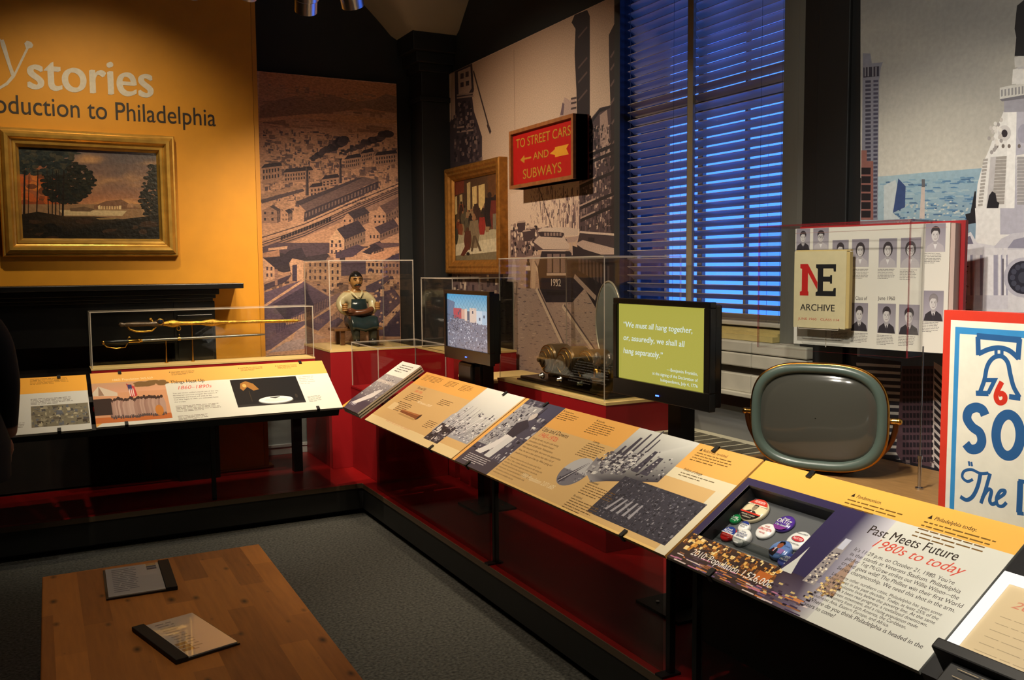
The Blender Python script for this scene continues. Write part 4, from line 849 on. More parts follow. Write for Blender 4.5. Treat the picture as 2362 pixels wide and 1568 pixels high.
for j, (z, y, w_) in enumerate(((.335, -.068, .052), (.29, -.078, .058), (.25, -.076, .066), (.205, -.082, .075), (.20, -.13, .09), (.19, -.178, .10), (.14, -.20, .10), (.11, -.197, .095))):
    for i in range(na+1): t = -1+2*i/na; vs.append(V((t*w_+.005, y+(.02 if j < 4 else .0)*t*t-(.004 if j > 3 else 0)*math.cos(t*5), z+(.018*(abs(math.cos(t*1.6+1.57)))-.006 if j > 3 else 0))))
ap.add(vs, [(j*(na+1)+i, j*(na+1)+i+1, (j+1)*(na+1)+i+1, (j+1)*(na+1)+i) for j in range(7) for i in range(na)], 0, (30, 44, 46), True)
apo = ap.build('apron', PAINTED, fg); so_ = apo.modifiers.new('s', 'SOLIDIFY'); so_.thickness = .006
def fist(cx, cy, cz, sgn):
    h = MB(); h.ball((cx, cy, cz), .022, 12, 0, SKN, (.8, .9, 1.15))
    for i in range(4): z = cz+.020-.0135*i; r = .0075-.0006*i; h.tube([(cx+sgn*.014, cy+.006, z), (cx+sgn*.016, cy-.014, z), (cx+sgn*.004, cy-.026, z), (cx-sgn*.010, cy-.022, z), (cx-sgn*.010, cy-.010, z)], r, 8, 0, SKN)
    h.tube([(cx-sgn*.010, cy+.002, cz+.012), (cx-sgn*.012, cy-.014, cz+.026), (cx+sgn*.002, cy-.026, cz+.028)], .0068, 8, 0, SKN); return h
fist(.118, -.125, .285, 1).build('hand', PAINTED, fg); fist(-.122, -.115, .28, -1).build('hand', PAINTED, fg)
bn = MB().box(-.185, .185, -.07, .11, .105, .125, 0, (120, 84, 52))
for x in (-.12, .14):
    for y in (-.04, .08): bn.box(x-.016, x+.016, y-.016, y+.016, 0, .106, 0, (96, 64, 40))
bn.build('bench', PAINTED, fg, bevel=.003)
MB().box(-.07, .14, -.235, .12, 0, .004, 0, (70, 56, 40)).build('base', PAINTED, fg)
# =================================================================== radio, speaker in the big case
rd = empty('breadboard_radio', (2.6, 4.1, .94), 'old radio on a dark board with three round tuning drums and glass tubes', 'radio')
DK = mat('bakelite', (26, 22, 20), .2); DKB = mat('drum_brown', (104, 84, 58), .3, .45)
MB().box(2.47, 2.71, 3.70, 4.60, .94, .965).box(2.455, 2.72, 3.685, 4.615, .94, .95).build('board', mat('dark_board', (34, 22, 16), .25), rd, bevel=.004)
for y in (4.47, 4.27, 4.06):
    MB().lathe((2.70, y, 1.065), (-1, 0, 0), [(0, 0), (.085, 0), (.088, .02), (.088, .11), (.08, .125), (.074, .125), (.07, .135), (.05, .14), (.05, .15), (.03, .155), (.03, .165), (.012, .17), (.012, .185), (0, .187)], 36, crisp=True).build('tuning_drum', DKB, rd)
    rg = MB()
    for r_, h_ in ((.081, .125), (.066, .136), (.046, .151)): rg.tube([(2.70-h_, y+r_*math.cos(a), 1.065+r_*math.sin(a)) for a in [6.2832*i/36 for i in range(36)]], .0022, 6, closed=True)
    rg.build('dial_rings', BRASS, rd)
    MB().box(2.60, 2.68, y-.03, y+.03, .965, .99).build('drum_foot', DK, rd)
    MB().lathe((2.50, y-.09, .985), (-1, 0, 0), [(.0, 0), (.018, 0), (.018, .012), (.008, .016), (.008, .03), (0, .032)], 16).build('knob', STEEL, rd)
MB().lathe((2.55, 3.80, .965), (0, 0, 1), [(.095, 0), (.095, .006), (.085, .01), (.085, .055), (.09, .06), (.09, .068), (.0, .07)], 30, crisp=True).build('tube_can', DKB, rd)
for x, y in ((2.50, 3.83), (2.53, 3.76), (2.60, 3.80)):
    MB().lathe((x, y, 1.035), (0, 0, 1), [(.019, 0), (.019, .04), (.016, .042)], 16).build('tube_socket', BRASS, rd)
    MB().lathe((x, y, 1.077), (0, 0, 1), [(.014, 0), (.022, .02), (.022, .055), (.014, .075), (.006, .083), (0, .085)], 16).build('vacuum_tube', mat('silvered_glass', (150, 140, 125), .06, .75), rd)
sp = empty('disc_speaker', (2.80, 3.95, .94), 'large round gray disc loudspeaker standing behind the radio tubes', 'loudspeaker')
dn = V((-.96, .27, 0)).normalized(); sc_ = PX(1404, 745, 2.78)
MB().lathe(sc_, dn, [(0, .03), (.05, .028), (.2, .008), (.225, 0), (.225, -.006), (.2, -.002), (.06, .015), (0, .018)], 48).build('cone', mat('gray_cone', (92, 98, 92), .7), sp)
MB().tube([sc_+(dn.orthogonal().normalized()*math.cos(a)+dn.cross(dn.orthogonal().normalized())*math.sin(a))*.228 for a in [6.2832*i/48 for i in range(48)]], .006, 8, closed=True).build('rim', mat('pale_rim', (176, 170, 150), .4, .5), sp)
MB().lathe((sc_.x+.02, sc_.y, .94), (0, 0, 1), [(.06, 0), (.06, .012), (.02, .03), (.012, .06), (.012, .16)], 24).build('stand', DK, sp)
lp = Art(PX(1290, 880, 2.44), (0, -1, 0), V((.5, 0, .87)))
lp.o = V((2.435, 4.10, .955)); lp.board(-.0, 0, .46, .20, .004, (88, 92, 84)); lp.block(.05, .165, .36, 9, .014, (30, 30, 28), R)
lpb = lp.v[:8]; lq = MB().add(lpb, [(0, 1, 2, 3), (7, 6, 5, 4)]+[(i, 4+i, 4+(i+1) % 4, (i+1) % 4) for i in range(4)], 0).build('caption_plate', glass('smoked_acrylic', (.62, .64, .58), .6), None, 'slanted see-through caption plate in front of the old radio', 'caption plate')
lp.v = lp.v[8:]; lp.f = [[i-8 for i in f] for f in lp.f[6:]]; lp.m, lp.c, lp.sm = lp.m[6:], lp.c[6:], lp.sm[6:]; lp.build('lettering', PR, lq)
# =================================================================== monitors on poles
def monitor(y0, y1, label, art):
    xs_ = 2.15; zb_, zt_ = 1.06, 1.463
    e = empty('monitor', (2.27, (y0+y1)/2, ZP), label, 'monitor')
    yc = (y0+y1)/2
    m = MB(); m.box(xs_+.02, xs_+.07, y0+.012, y1-.012, zb_+.01, zt_-.01).box(xs_+.07, xs_+.11, y0+.08, y1-.08, zb_+.05, zt_-.05); m.build('housing', BLKP, e, bevel=.008)
    fr_ = MB(); sy0, sy1, sz0, sz1 = y0+.035, y1-.028, 1.128, 1.440
    fr_.box(xs_, xs_+.03, y0, y1, zb_, sz0).box(xs_, xs_+.03, y0, y1, sz1, zt_).box(xs_, xs_+.03, y0, sy0, sz0, sz1).box(xs_, xs_+.03, sy1, y1, sz0, sz1); fr_.build('bezel', BLKP, e, bevel=.003)
    A = Art((xs_+.012, sy1, sz0), XU, XV); A.board(0, 0, sy1-sy0, sz1-sz0, .004, (20, 20, 22)); art(A, sy1-sy0, sz1-sz0); A.build('screen', SCR, e)
    MB().box(xs_-.002, xs_, yc-.010, yc+.010, zb_+.022, zb_+.027).build('power_light', mat('blue_led', (40, 70, 255), emit=6), e)
    MB().box(2.235, 2.305, yc-.04, yc+.04, ZP+.012, 1.25).build('pole', BLK, e); MB().box(2.15, 2.395, yc-.14, yc+.14, ZP, ZP+.012).build('base_plate', BLK, e)
    for dx in (-.06, .07):
        for dy in (-.07, .07): MB().cyl((2.27+dx, yc+dy, ZP+.012), (2.27+dx, yc+dy, ZP+.018), .008, n=8).build('bolt', STEEL, e)
    return e
def art1(A, w_, h):
    A.uv([(0, h*.55), (w_, h*.55), (w_, h), (0, h)], [(168, 196, 200), (176, 200, 206), (70, 150, 190), (74, 160, 205)]); A.rect(0, 0, w_, h*.58, (126, 124, 136))
    A.uv([(0, h*.45), (w_*.15, h*.5), (w_*.2, h*.85), (0, h*.9)], (104, 116, 140))
    for x0, x1, y0, y1, c in ((.16, .36, .55, .74, (176, 78, 84)), (.36, .44, .55, .73, (206, 160, 140)), (.44, .5, .52, .74, (220, 196, 176)), (.5, .56, .5, .70, (90, 96, 110)), (.56, .72, .5, .76, (214, 190, 172)), (.72, .85, .48, .72, (196, 206, 214)), (.85, 1, .48, .72, (170, 190, 206))): A.rect(x0*w_, y0*h, x1*w_, y1*h, c)
    for x, y in ((.27, .62), (.31, .66), (.62, .66), (.88, .6), (.78, .55)): A.rect(x*w_, y*h, (x+.03)*w_, (y+.05)*h, (80, 84, 100))
    for i in range(14): x = i/13; A.line([(x*w_, h), (max(0, x-.18)*w_, h*.72)], .0016, (60, 110, 140), False); A.line([(x*w_, h), (min(1, x+.18)*w_, h*.72)], .0016, (60, 110, 140), False)
    for i in range(420):
        x, y = R.random()*.97, R.random()*.52; s = .006+.02*R.random(); A.rect(x*w_, y*h, min(1, x+s)*w_, (y+s*1.1)*h, R.choice([(170, 168, 178), (96, 94, 108), (60, 60, 74), (200, 198, 206), (140, 136, 150), (120, 110, 112)]))
    for i in range(120): x, y = R.random()*.3, .3+R.random()*.3; A.rect(x*w_, y*h, (x+.015)*w_, (y+.02)*h, R.choice([(70, 70, 84), (110, 106, 116)]))
def art2(A, w_, h):
    A.rect(0, 0, w_, h, (170, 164, 70)); c = (214, 228, 222)
    for t, u, v, wd_ in (('\u201cWe must all hang together,', .06, .69, .80), ('or, assuredly, we shall all', .06, .515, .72), ('hang separately.\u201d', .06, .34, .48)): A.text(t, u*w_, v*h, wd_*w_, .072*h, c, .012, .12)
    for t, u, v, wd_ in (('\u2014Benjamin Franklin,', .585, .19, .335), ('at the signing of the Declaration of', .42, .115, .50), ('Independence, July 4, 1776', .515, .045, .405)): A.text(t, u*w_, v*h, wd_*w_, .038*h, c, .006)
m1 = monitor(4.345, 4.965, 'smaller-looking black monitor showing a rubble field, left of the radio case', art1)
m2_ = monitor(2.55, 3.172, 'black monitor showing a white-lettered quotation on olive green, in front of the radio case', art2)
bx = MB().box(2.16, 2.232, 4.60, 4.80, .90, 1.05); bx.build('speaker_box', BLKP, m1, bevel=.02)
# =================================================================== reading rails
RO = V((1.688, 5.098, .700)); RV = V((.402, 0, .258)); RL = RV.length
LO = V((-1.4, 5.367, .740)); LV = V((0, .445, .25)); LL = LV.length
YB_, TN, WH, DKT, RDT = (226, 168, 88), (206, 170, 114), (212, 212, 202), (44, 34, 26), (206, 74, 56)
def clip(A, u, v, parent, up):
    m = MB(); s = 1 if up else -1
    for d0, d1, a, b in ((-.02, .006, -.004, .006), (.003, .007, -.004, .026)):
        pts = [A.at(u+x, v+s*-y, d) for x in (-.009, .009) for y in (a, b) for d in (d0, d1)]
        m.add(pts, [(0, 1, 3, 2), (4, 6, 7, 5), (0, 4, 5, 1), (2, 3, 7, 6), (0, 2, 6, 4), (1, 5, 7, 3)], 0)
    m.build('clip', BLK, parent)
def U(A, x, y): return A.p(x, y)
def photo(A, u0, v0, u1, v1, base, cols, n, r, smin=.004, smax=.03, t0=0, t1=1):
    A.rect(u0, v0, u1, v1, base)
    for i in range(n):
        w_ = smin+(smax-smin)*r.random()**2; h = smin+(smax-smin)*r.random()**2; x = u0+r.random()*max(u1-u0-w_, 0); y = v0+(t0+r.random()*(t1-t0))*max(v1-v0-h, 0)
        j = lambda: (r.random()-.5)*.5*min(w_, h); cx = lambda z: min(u1, max(u0, z)); cy = lambda z: min(v1, max(v0, z))
        A.uv([(cx(x+j()), cy(y+j())), (cx(x+w_+j()), cy(y+j())), (cx(x+w_+j()), cy(y+h+j())), (cx(x+j()), cy(y+h+j()))], r.choice(cols))
BW = [(40, 38, 50), (70, 68, 82), (110, 108, 120), (160, 160, 168), (205, 206, 206), (28, 26, 36)]
# ---- right rail: rise and fall
A = Art(RO, XU, RV); r = random.Random(3)
uw = 5.098-3.835
A.board(0, 0, uw, RL, .012, TN)
A.rect(0, 0, uw, RL, TN); A.rect(.0, RL*.76, uw*.66, RL, YB_)
A.rect(0, 0, uw, RL*.12, (222, 200, 150))
pu = uw*.665
A.uv([(pu-.02, RL*.22), (uw-.012, RL*.22), (uw-.012, RL), (pu, RL), (pu, RL*.55), (pu-.02, RL*.5)], [(160, 162, 170), (150, 152, 160), (224, 226, 222), (224, 226, 222), (176, 178, 184), (170, 172, 180)])
for i in range(160):
    x = pu+r.random()*(uw-pu-.04); y = RL*(.24+.42*r.random()**1.3); w_ = .006+.02*r.random(); A.rect(x, y, x+w_, y+.003+.010*r.random(), r.choice([(210, 210, 214), (90, 90, 104), (64, 62, 76), (190, 190, 196), (120, 120, 132)]))
for i in range(60): x = pu+r.random()*(uw-pu-.05); A.line([(x, RL*(.26+.2*r.random())), (x+.05*r.random(), RL*(.3+.4*r.random()))], .003, r.choice([(60, 60, 72), (220, 220, 222)]), False)
photo(A, pu-.01, RL*.09, pu+.17, RL*.36, (46, 42, 52), [(30, 28, 36), (70, 66, 78), (206, 204, 204), (120, 116, 124), (40, 36, 46)], 90, r, .006, .04)
A.text('Rise and Fall', .135, RL*.70, .115, .020, DKT, .006); A.text('1890\u20131930s', .15, RL*.64, .11, .018, RDT, 0, .3)
A.block(.13, RL*.61, .21, 5, .0135, (70, 48, 28), r); A.block(.13, RL*.44, .21, 6, .0135, (70, 48, 28), r)
for u_ in (.02, .15, .36, .56): A.block(u_+.02, RL*.955, .14, 5, .0105, (104, 72, 30), r)
A.block(.55, RL*.66, .15, 4, .0125, (90, 62, 34), r); A.block(pu-.16, RL*.33, .12, 5, .012, (84, 60, 36), r); A.text('1900: Population 1,293,697', .33, RL*.50, .20, .016, (238, 226, 196)); A.text('what is the city but the people?', .25, RL*.10, .36, .016, (206, 150, 110), 0, .3)
A.rect(.08, RL*.28, .17, RL*.40, (222, 196, 146))
a = A.p(914, 955); b = A.p(978, 953); vv = (a[1]+b[1])/2                    # printed brown pipe with its shadow
A.uv([(a[0]+.01, vv-.03), (b[0]-.02, vv-.033), (b[0]+.01, vv-.02), (a[0]+.02, vv-.018)], (176, 142, 90)); A.uv([(a[0], vv-.012), (b[0]-.03, vv-.018), (b[0], vv-.026), (b[0]+.012, vv), (b[0], vv+.024), (b[0]-.03, vv+.014), (a[0], vv+.010)], (128, 72, 36)); A.uv([(a[0], vv+.002), (b[0]-.03, vv+.004), (b[0]-.02, vv+.016), (a[0], vv+.010)], (168, 104, 58)); A.disc(b[0], vv, .012, .022, (52, 36, 30), px=False)
p = A.build('exhibit_board', PRG, None, 'slanted yellow reading panel headed Rise and Fall with a printed pipe', 'exhibit board')
for x, y, up in ((998, 1030, False), (1174, 902, True)): u_ = A.p(x, y)[0]; clip(A, u_, RL if up else 0, p, up)
# ---- flip panels at the corner
SO = V((1.65, 5.43, .738)); SV = V((.41, 0, .258))
for i in range(3):
    A = Art(SO-V((-.258, 0, .41)).normalized()*-1*(-.012*i)*-1 if False else SO-V((-.541, 0, .841))*(.016*i), XU, SV); SLn = SV.length
    A.board(0, 0, .315-.002*i, SLn, .010, (205, 202, 194))
    if i == 0:
        A.uv([(0, 0), (.315, 0), (.315, SLn*.22), (0, SLn*.22)], (66, 58, 74)); A.uv([(0, SLn*.2), (.315, SLn*.2), (.315, SLn*.72), (0, SLn*.72)], [(74, 68, 80), (74, 68, 80), (164, 160, 162), (164, 160, 162)]); A.rect(0, SLn*.72, .315, SLn, (226, 224, 216))
        for j in range(150): x, y = .29*r.random(), SLn*(.22+.48*r.random()); A.rect(x, y, x+.005+.012*r.random(), y+.004+.006*r.random(), r.choice(BW[1:5]))
        for j in range(14): A.rect(.01+j*.021, SLn*.56, .02+j*.021, SLn*.61, (216, 206, 196))
        A.uv([(.06, SLn*.12), (.12, SLn*.10), (.24, SLn*.30), (.25, SLn*.45), (.20, SLn*.44), (.12, SLn*.25)], (200, 196, 196)); A.text('1929', .05, SLn*.08, .10, .024, (170, 166, 180), .01); A.uv([(0, 0), (.05, 0), (0, SLn*.16)], (206, 160, 70)); A.block(.06, SLn*.94, .20, 4, .02, (70, 66, 66), r)
    A.build('flip_board', PRG, None, ('narrow flip panel with old black-and-white photo, topmost of its stack', 'narrow flip panel second from top of the stack left of the Rise and Fall panel', 'narrow flip panel at the bottom of the stack left of the Rise and Fall panel')[i], 'flip panel', 'flip panels at the rail corner')
# ---- ups and downs
A = Art(V((1.688, 3.825, .700)), XU, RV); uw = 3.825-2.205
A.board(0, 0, uw, RL, .014, YB_); A.rect(0, 0, uw, RL, TN)
def vpx(pts, col): A.px(pts, col)
uA = A.p(1310, 940)[0]; uB = A.p(1120, 1093)[0]; ue = (uA+uB)/2
A.rect(0, 0, .028, RL, YB_); A.rect(ue, RL*.72, uw, RL, YB_); A.rect(ue, 0, uw, RL*.02, (226, 190, 120))
photo(A, .028, 0, ue, RL, (74, 70, 86), BW, 260, r, .004, .035); photo(A, .028, RL*.30, ue*.6, RL*.92, (150, 150, 156), BW, 260, r, .003, .02)
A.uv([(.08, RL*.12), (.13, RL*.13), (.22, RL*.36), (.24, RL*.52), (.19, RL*.54), (.15, RL*.36), (.10, RL*.22)], (214, 212, 214)); A.uv([(.19, RL*.15), (.25, RL*.18), (.27, RL*.50), (.21, RL*.52)], (206, 206, 208)); A.uv([(.17, RL*.50), (.25, RL*.48), (.27, RL*.66), (.20, RL*.74), (.15, RL*.66)], (52, 46, 56)); A.disc(.215, RL*.79, .022, .026, (190, 182, 178), px=False)
A.rect(ue-.12, RL*.80, ue, RL, (72, 70, 92)); A.uv([(.028, 0), (ue, 0), (ue, RL*.16), (.028, RL*.2)], (70, 64, 76)); A.block(.07, RL*.15, .22, 5, .011, (196, 194, 198), r)
t0 = ue+.015
A.text('Ups and Downs', t0+.0, RL*.665, .215, .024, DKT, .006); A.text('1940\u20131970s', t0+.02, RL*.59, .155, .026, RDT, 0, .3)
body = ('During the war, you got a job making', 'ammunition at the Frankford Arsenal\u2014', 'alongside 20,000 other Philadelphians.', 'With men gone to fight, there were new opportunities.', 'Now, the war is over, and you hear that a lot of', 'people are moving out of the city. What\u2019s going on?')
for i, t in enumerate(body): A.text(t, t0, RL*.545-i*.0205, .0062*len(t), .0105, (74, 50, 24), .004)
body = ('Prosperity moved away from the Depression during World', 'War II. Then, it slowed. Businesses shut or left, taking jobs', 'with them. Many residents sought new homes in the suburbs.', 'Those who stayed had to deal with aging buildings and', 'infrastructure. As prosperity declined and crime rose,', 'city planners, politicians, and businesspeople took', 'radical steps to revitalize the city.')
for i, t in enumerate(body): A.text(t, t0, RL*.265-i*.0165, .0050*len(t), .0085, (84, 58, 28), .002)
for x0, y0, x1, n in ((1302, 946, 1364, 5), (1378, 968, 1452, 7)):
    a = A.p(x0, y0); A.text('\u25b2', a[0], a[1]-.008, .010, .010, (40, 30, 20)); A.text(('Postwar boom.' if x0 < 1310 else 'Suburbia.'), a[0]+.016, a[1]-.010, .075 if x0 < 1310 else .05, .010, (60, 42, 20), .01); A.block(a[0], a[1]-.018, .15 if x0 < 1310 else .17, n-1, .012, (104, 72, 28), r)
a = A.p(1371, 1016); A.text('Leaving.', a[0], a[1]-.01, .05, .011, (50, 36, 22), .01); A.block(a[0]-.02, a[1]-.02, .14, 7, .012, (104, 76, 36), r)
A.text('1950: Population 2,071,605', A.p(1200, 1098)[0], A.p(1200, 1098)[1], .26, .022, (232, 218, 180)); 
c0 = A.p(1325, 1090); uo = [A.p(x, y) for x, y in ((1268, 1125), (1292, 1128), (1338, 1110), (1372, 1080), (1382, 1058), (1368, 1052), (1340, 1058), (1300, 1078), (1275, 1102))]
cu_, cv_ = sum(q[0] for q in uo)/9, sum(q[1] for q in uo)/9
ru, rv = .082, .082
A.disc(cu_, cv_, ru, rv, (176, 176, 180), 36, px=False)
A.uv([(cu_+ru*math.cos(t), cv_+rv*math.sin(t)) for t in [math.pi+math.pi*i/16 for i in range(17)]], (112, 110, 120))
for i in range(60): t, q = 6.283*r.random(), r.random()**.5*.9; x, y = cu_+ru*q*math.cos(t), cv_+rv*q*math.sin(t)-.004; A.rect(x, y, x+.006, y+.005, r.choice(BW[:4])) if y < cv_+.01 else None
A.uv([(cu_-.05, cv_-.06), (cu_-.02, cv_-.075), (cu_+.03, cv_+.06), (cu_+.022, cv_+.062)], (64, 60, 72)); A.line([(cu_-.035, cv_-.066), (cu_+.026, cv_+.06)], .005, (190, 190, 194), False)
# smoky skyline photo
q = [A.p(x, y) for x, y in ((1483, 985), (1610, 1022), (1500, 1110), (1395, 1078))]
sk = lambda s, t: (q[0][0]*(1-s)*(1-t)+q[1][0]*s*(1-t)+q[2][0]*s*t+q[3][0]*(1-s)*t, q[0][1]*(1-s)*(1-t)+q[1][1]*s*(1-t)+q[2][1]*s*t+q[3][1]*(1-s)*t)
us, ue2 = A.p(1478, 985)[0], A.p(1612, 1025)[0]; vs0 = A.p(1500, 1112)[1]
A.uv([(us, RL), (us, vs0+.02), (us-.05, vs0+.03), (us-.03, vs0-.05), (us+.06, vs0-.09), (us+.13, vs0-.06), (ue2, vs0+.01), (ue2, RL)], [(206, 206, 200), (120, 118, 126), (120, 118, 126), (150, 148, 152), (140, 138, 144), (60, 56, 66), (54, 50, 62), (206, 206, 200)])
for x, w_, h in ((.05, .03, .22), (.085, .02, .26), (.13, .016, .30), (.16, .014, .24), (.02, .025, .14), (.19, .04, .16), (.24, .05, .13)):
    if us+x < ue2-.01: A.uv([(us+x, vs0+.02), (min(us+x+w_, ue2), vs0+.02), (min(us+x+w_*.8, ue2), vs0+.02+h*.75), (us+x+w_*.3, vs0+.02+h*.75)], (66, 62, 74))
for i in range(230):
    t = r.random(); x, y = us-.03+.20*t, vs0-.06+.13*r.random()+.05*t; A.disc(min(x, ue2-.03), y, .004+.010*r.random()**2, .003+.007*r.random()**2, r.choice([(176, 174, 176), (130, 128, 134), (90, 86, 96), (60, 56, 66), (206, 204, 202)]), 10, px=False)
for i in range(60): x, y = us+.08+(ue2-us-.09)*r.random(), vs0+.14*r.random(); A.rect(x, y, min(x+.008, ue2), y+.007, r.choice([(40, 36, 46), (110, 106, 112), (30, 28, 36), (190, 188, 188)]))
# aerial photo
u5, v5 = A.p(1430, 1116); u6 = A.p(1640, 1156)[0]; v6 = A.p(1528, 1256)[1]
photo(A, u5-.015, v6, u6, A.p(1500, 1118)[1], (58, 56, 66), [(40, 38, 46), (80, 78, 90), (130, 128, 136), (30, 28, 36), (100, 98, 108)], 5, r, .004, .022)
for i in range(5): A.uv([(u5+.03+i*.035, v6+.06), (u5+.045+i*.035, v6+.06), (u5+.065+i*.03, v6+.13), (u5+.055+i*.03, v6+.13)], (150, 148, 156))
A.rect(u5+.03, v6+.14, u6-.05, v6+.15, (176, 174, 180))
A.rect(u6-.02, RL*.0, uw, RL*.72, (214, 204, 176)); A.rect(ue2, A.p(1525, 1060)[1]-.06, uw, RL*.72, (216, 204, 172))
photo(A, u5+.0, v6, u6, A.p(1500, 1118)[1], (58, 56, 66), [(40, 38, 46), (80, 78, 90), (130, 128, 136), (30, 28, 36), (100, 98, 108), (36, 34, 42), (50, 48, 58)], 900, r, .002, .011)
for i in range(5): A.uv([(u5+.05+i*.035, v6+.04), (u5+.065+i*.035, v6+.04), (u5+.085+i*.03, v6+.11), (u5+.075+i*.03, v6+.11)], (150, 148, 156))
for x, y, h, n in ((1363, 1108, 'Devastated.', 5), (1326, 1140, 'Re-visioned.', 5)): a = A.p(x, y); A.text(h, a[0], a[1]-.01, .06, .011, (50, 36, 22), .01); A.block(a[0], a[1]-.018, .20, n, .012, (110, 82, 44), r)
a = A.p(1618, 1034); A.text('\u25b2 Radical city, re-visited.', a[0], a[1]-.012, .145, .0125, (46, 34, 18), .012); A.block(a[0], a[1]-.022, .20, 4, .0125, (104, 74, 28), r)
a = A.p(1580, 1080); A.text('Politics of change.', a[0], a[1]-.010, .10, .0125, (50, 40, 28), .012); A.block(a[0], a[1]-.020, .19, 2, .012, (110, 92, 62), r)
p = A.build('exhibit_board', PRG, None, 'slanted yellow reading panel headed Ups and Downs 1940-1970s, middle of the right rail', 'exhibit board')
for x, y, up in ((1082, 1068, False), (1435, 1235, False), (1269, 926, True), (1663, 1027, True)): u_ = A.p(x, y)[0]; clip(A, u_, RL if up else 0, p, up)
# ---- past meets future, with a sunken tray
y0p = 2.195; uw = y0p-1.292
A = Art(V((1.688, y0p, .700)), XU, RV)
tq = [A.p(x, y) for x, y in ((1732, 1113), (1918, 1183), (1805, 1308), (1608, 1235))]
tu0 = (tq[0][0]+tq[3][0])/2; tu1 = (tq[1][0]+tq[2][0])/2; tv0 = (tq[2][1]+tq[3][1])/2; tv1 = (tq[0][1]+tq[1][1])/2
NV = (52, 44, 78); td = .055
for a0, b0, a1, b1 in ((0, 0, uw, tv0), (0, tv1, uw, RL), (0, tv0, tu0, tv1), (tu1, tv0, uw, tv1)): A.board(a0, b0, a1, b1, .012, WH)
bv = tv1+.028
A.rect(0, bv, uw, RL, (232, 176, 80))
A.rect(0, 0, tu0, bv, NV); A.rect(0, tv1, tu1, bv, NV); A.rect(0, 0, tu1, tv0, (60, 44, 40))
xg = tu1+.19
A.uv([(tu1, tv0), (xg-.10, tv0), (xg, tv0), (xg, bv), (xg-.10, bv), (tu1, bv)], [NV, NV, (176, 170, 186), (200, 198, 206), NV, NV]); A.uv([(tu1, 0), (xg-.06, 0), (xg+.02, 0), (xg, tv0), (xg-.10, tv0), (tu1, tv0)], [(70, 52, 66), (110, 98, 116), WH, (200, 196, 204), (60, 48, 66), (60, 44, 52)])
A.rect(xg, 0, uw, bv, WH)
for i in range(260): x, y = tu1*r.random()*1.02, tv0*(.42+.56*r.random()); A.rect(x, y, x+.004+.014*r.random(), min(tv0, y+.004+.012*r.random()), r.choice([(206, 140, 56), (150, 92, 40), (230, 180, 96), (70, 44, 30), (110, 66, 36), (240, 214, 150), (44, 30, 34)]))
for i in range(90): x, y = (tu1+.12)*r.random(), tv0*.40*r.random(); A.rect(x, y, x+.02+.04*r.random(), y+.004, r.choice([(150, 96, 60), (206, 130, 70), (110, 90, 130), (190, 120, 150), (90, 70, 80), (214, 196, 190), (60, 44, 70)]))
A.rect(tu1*.87, tv0*.45, tu1*1.0, tv0*.72, (190, 104, 44))
A.text('2010: Population 1,526,006', .07, tv0*.36, .335, .024, (236, 230, 222), .004); A.text('3,5', .12, tv0*.14, .03, .018, (206, 200, 210)) if False else None
bu = tu1+.09
A.uv([(bu, tv0*.9), (bu+.04, tv0*.9), (bu+.036, tv0+.12), (bu+.032, tv0+.155), (bu+.010, tv0+.155), (bu+.006, tv0+.12)], (150, 142, 140)); A.uv([(bu+.011, tv0+.125), (bu+.031, tv0+.125), (bu+.031, tv0+.165), (bu+.011, tv0+.165)], (190, 192, 206))
for i in range(60): x, y = bu+.004+.03*r.random(), tv0*.9+.12*r.random(); A.rect(x, y, x+.006, y+.005, r.choice([(236, 226, 206), (80, 72, 80), (206, 190, 170), (60, 54, 66)]))
A.uv([(bu+.055, tv0*.8), (bu+.115, tv0*.8), (bu+.09, tv0+.10), (bu+.085, tv0+.115)], (166, 138, 120)); A.uv([(tu1+.005, tv0*.95), (tu1+.045, tv0*.95), (tu1+.03, tv0+.05), (tu1+.026, tv0+.10), (tu1+.02, tv0+.05)], (206, 206, 200))
for i in range(40): x, y = bu+.05+.06*r.random(), tv0*.7+.06*r.random(); A.rect(x, y, x+.008, y+.006, r.choice([(206, 176, 110), (60, 50, 50), (150, 110, 70), (236, 206, 140)]))
for i in range(30): x, y = tu1+.01+.14*r.random(), tv0*(.1+.6*r.random()); A.rect(x, y, x+.014, y+.006, r.choice([(40, 30, 40), (90, 70, 80), (206, 180, 120), (66, 50, 66)]))
a = A.p(2005, 1222); b = A.p(2207, 1290); A.text('Past Meets Future', a[0], a[1]-.012, b[0]-a[0], .031, DKT, .006)
a = A.p(2015, 1255); b = A.p(2228, 1317); A.text('1980s to today', a[0], a[1]-.008, b[0]-a[0], .030, RDT, 0, .3)
tx0 = A.p(1975, 1263)[0]
lines = (('It\u2019s 11:29 p.m. on October 21, 1980. You\u2019re', 0), ('in the stands at Veterans Stadium. Philadelphia', 0), ('pitcher Tug McGraw strikes out Willie Wilson\u2014the', 0), ('crowd goes wild! The Phillies win their first World', 0), ('Series championship. We need this shot in the arm.', 0), ('', 1), ('Like many other northern cities, Philadelphia has seen some', 2), ('tough times in the past decades. Today, at least 25% of the', 2), ('city\u2019s population lives below the poverty line. At the same', 2), ('time, there\u2019s been real progress: a revitalized downtown,', 2), ('a vibrant green movement, and a rising population made', 2), ('up of newcomers from Latin America, the Caribbean,', 2), ('Southeast Asia, Eastern Europe, and Africa.', 2), ('', 1), ('Where do you think Philadelphia is headed in the', 3), ('years to come?', 3))
a = A.p(1973, 1262); vv = a[1]-.012; cw = (A.p(2213, 1337)[0]-a[0])/44
kv = (a[1]-.012-A.p(1861, 1398)[1])/(.0225*5+.005*2+.0168*7+.022)
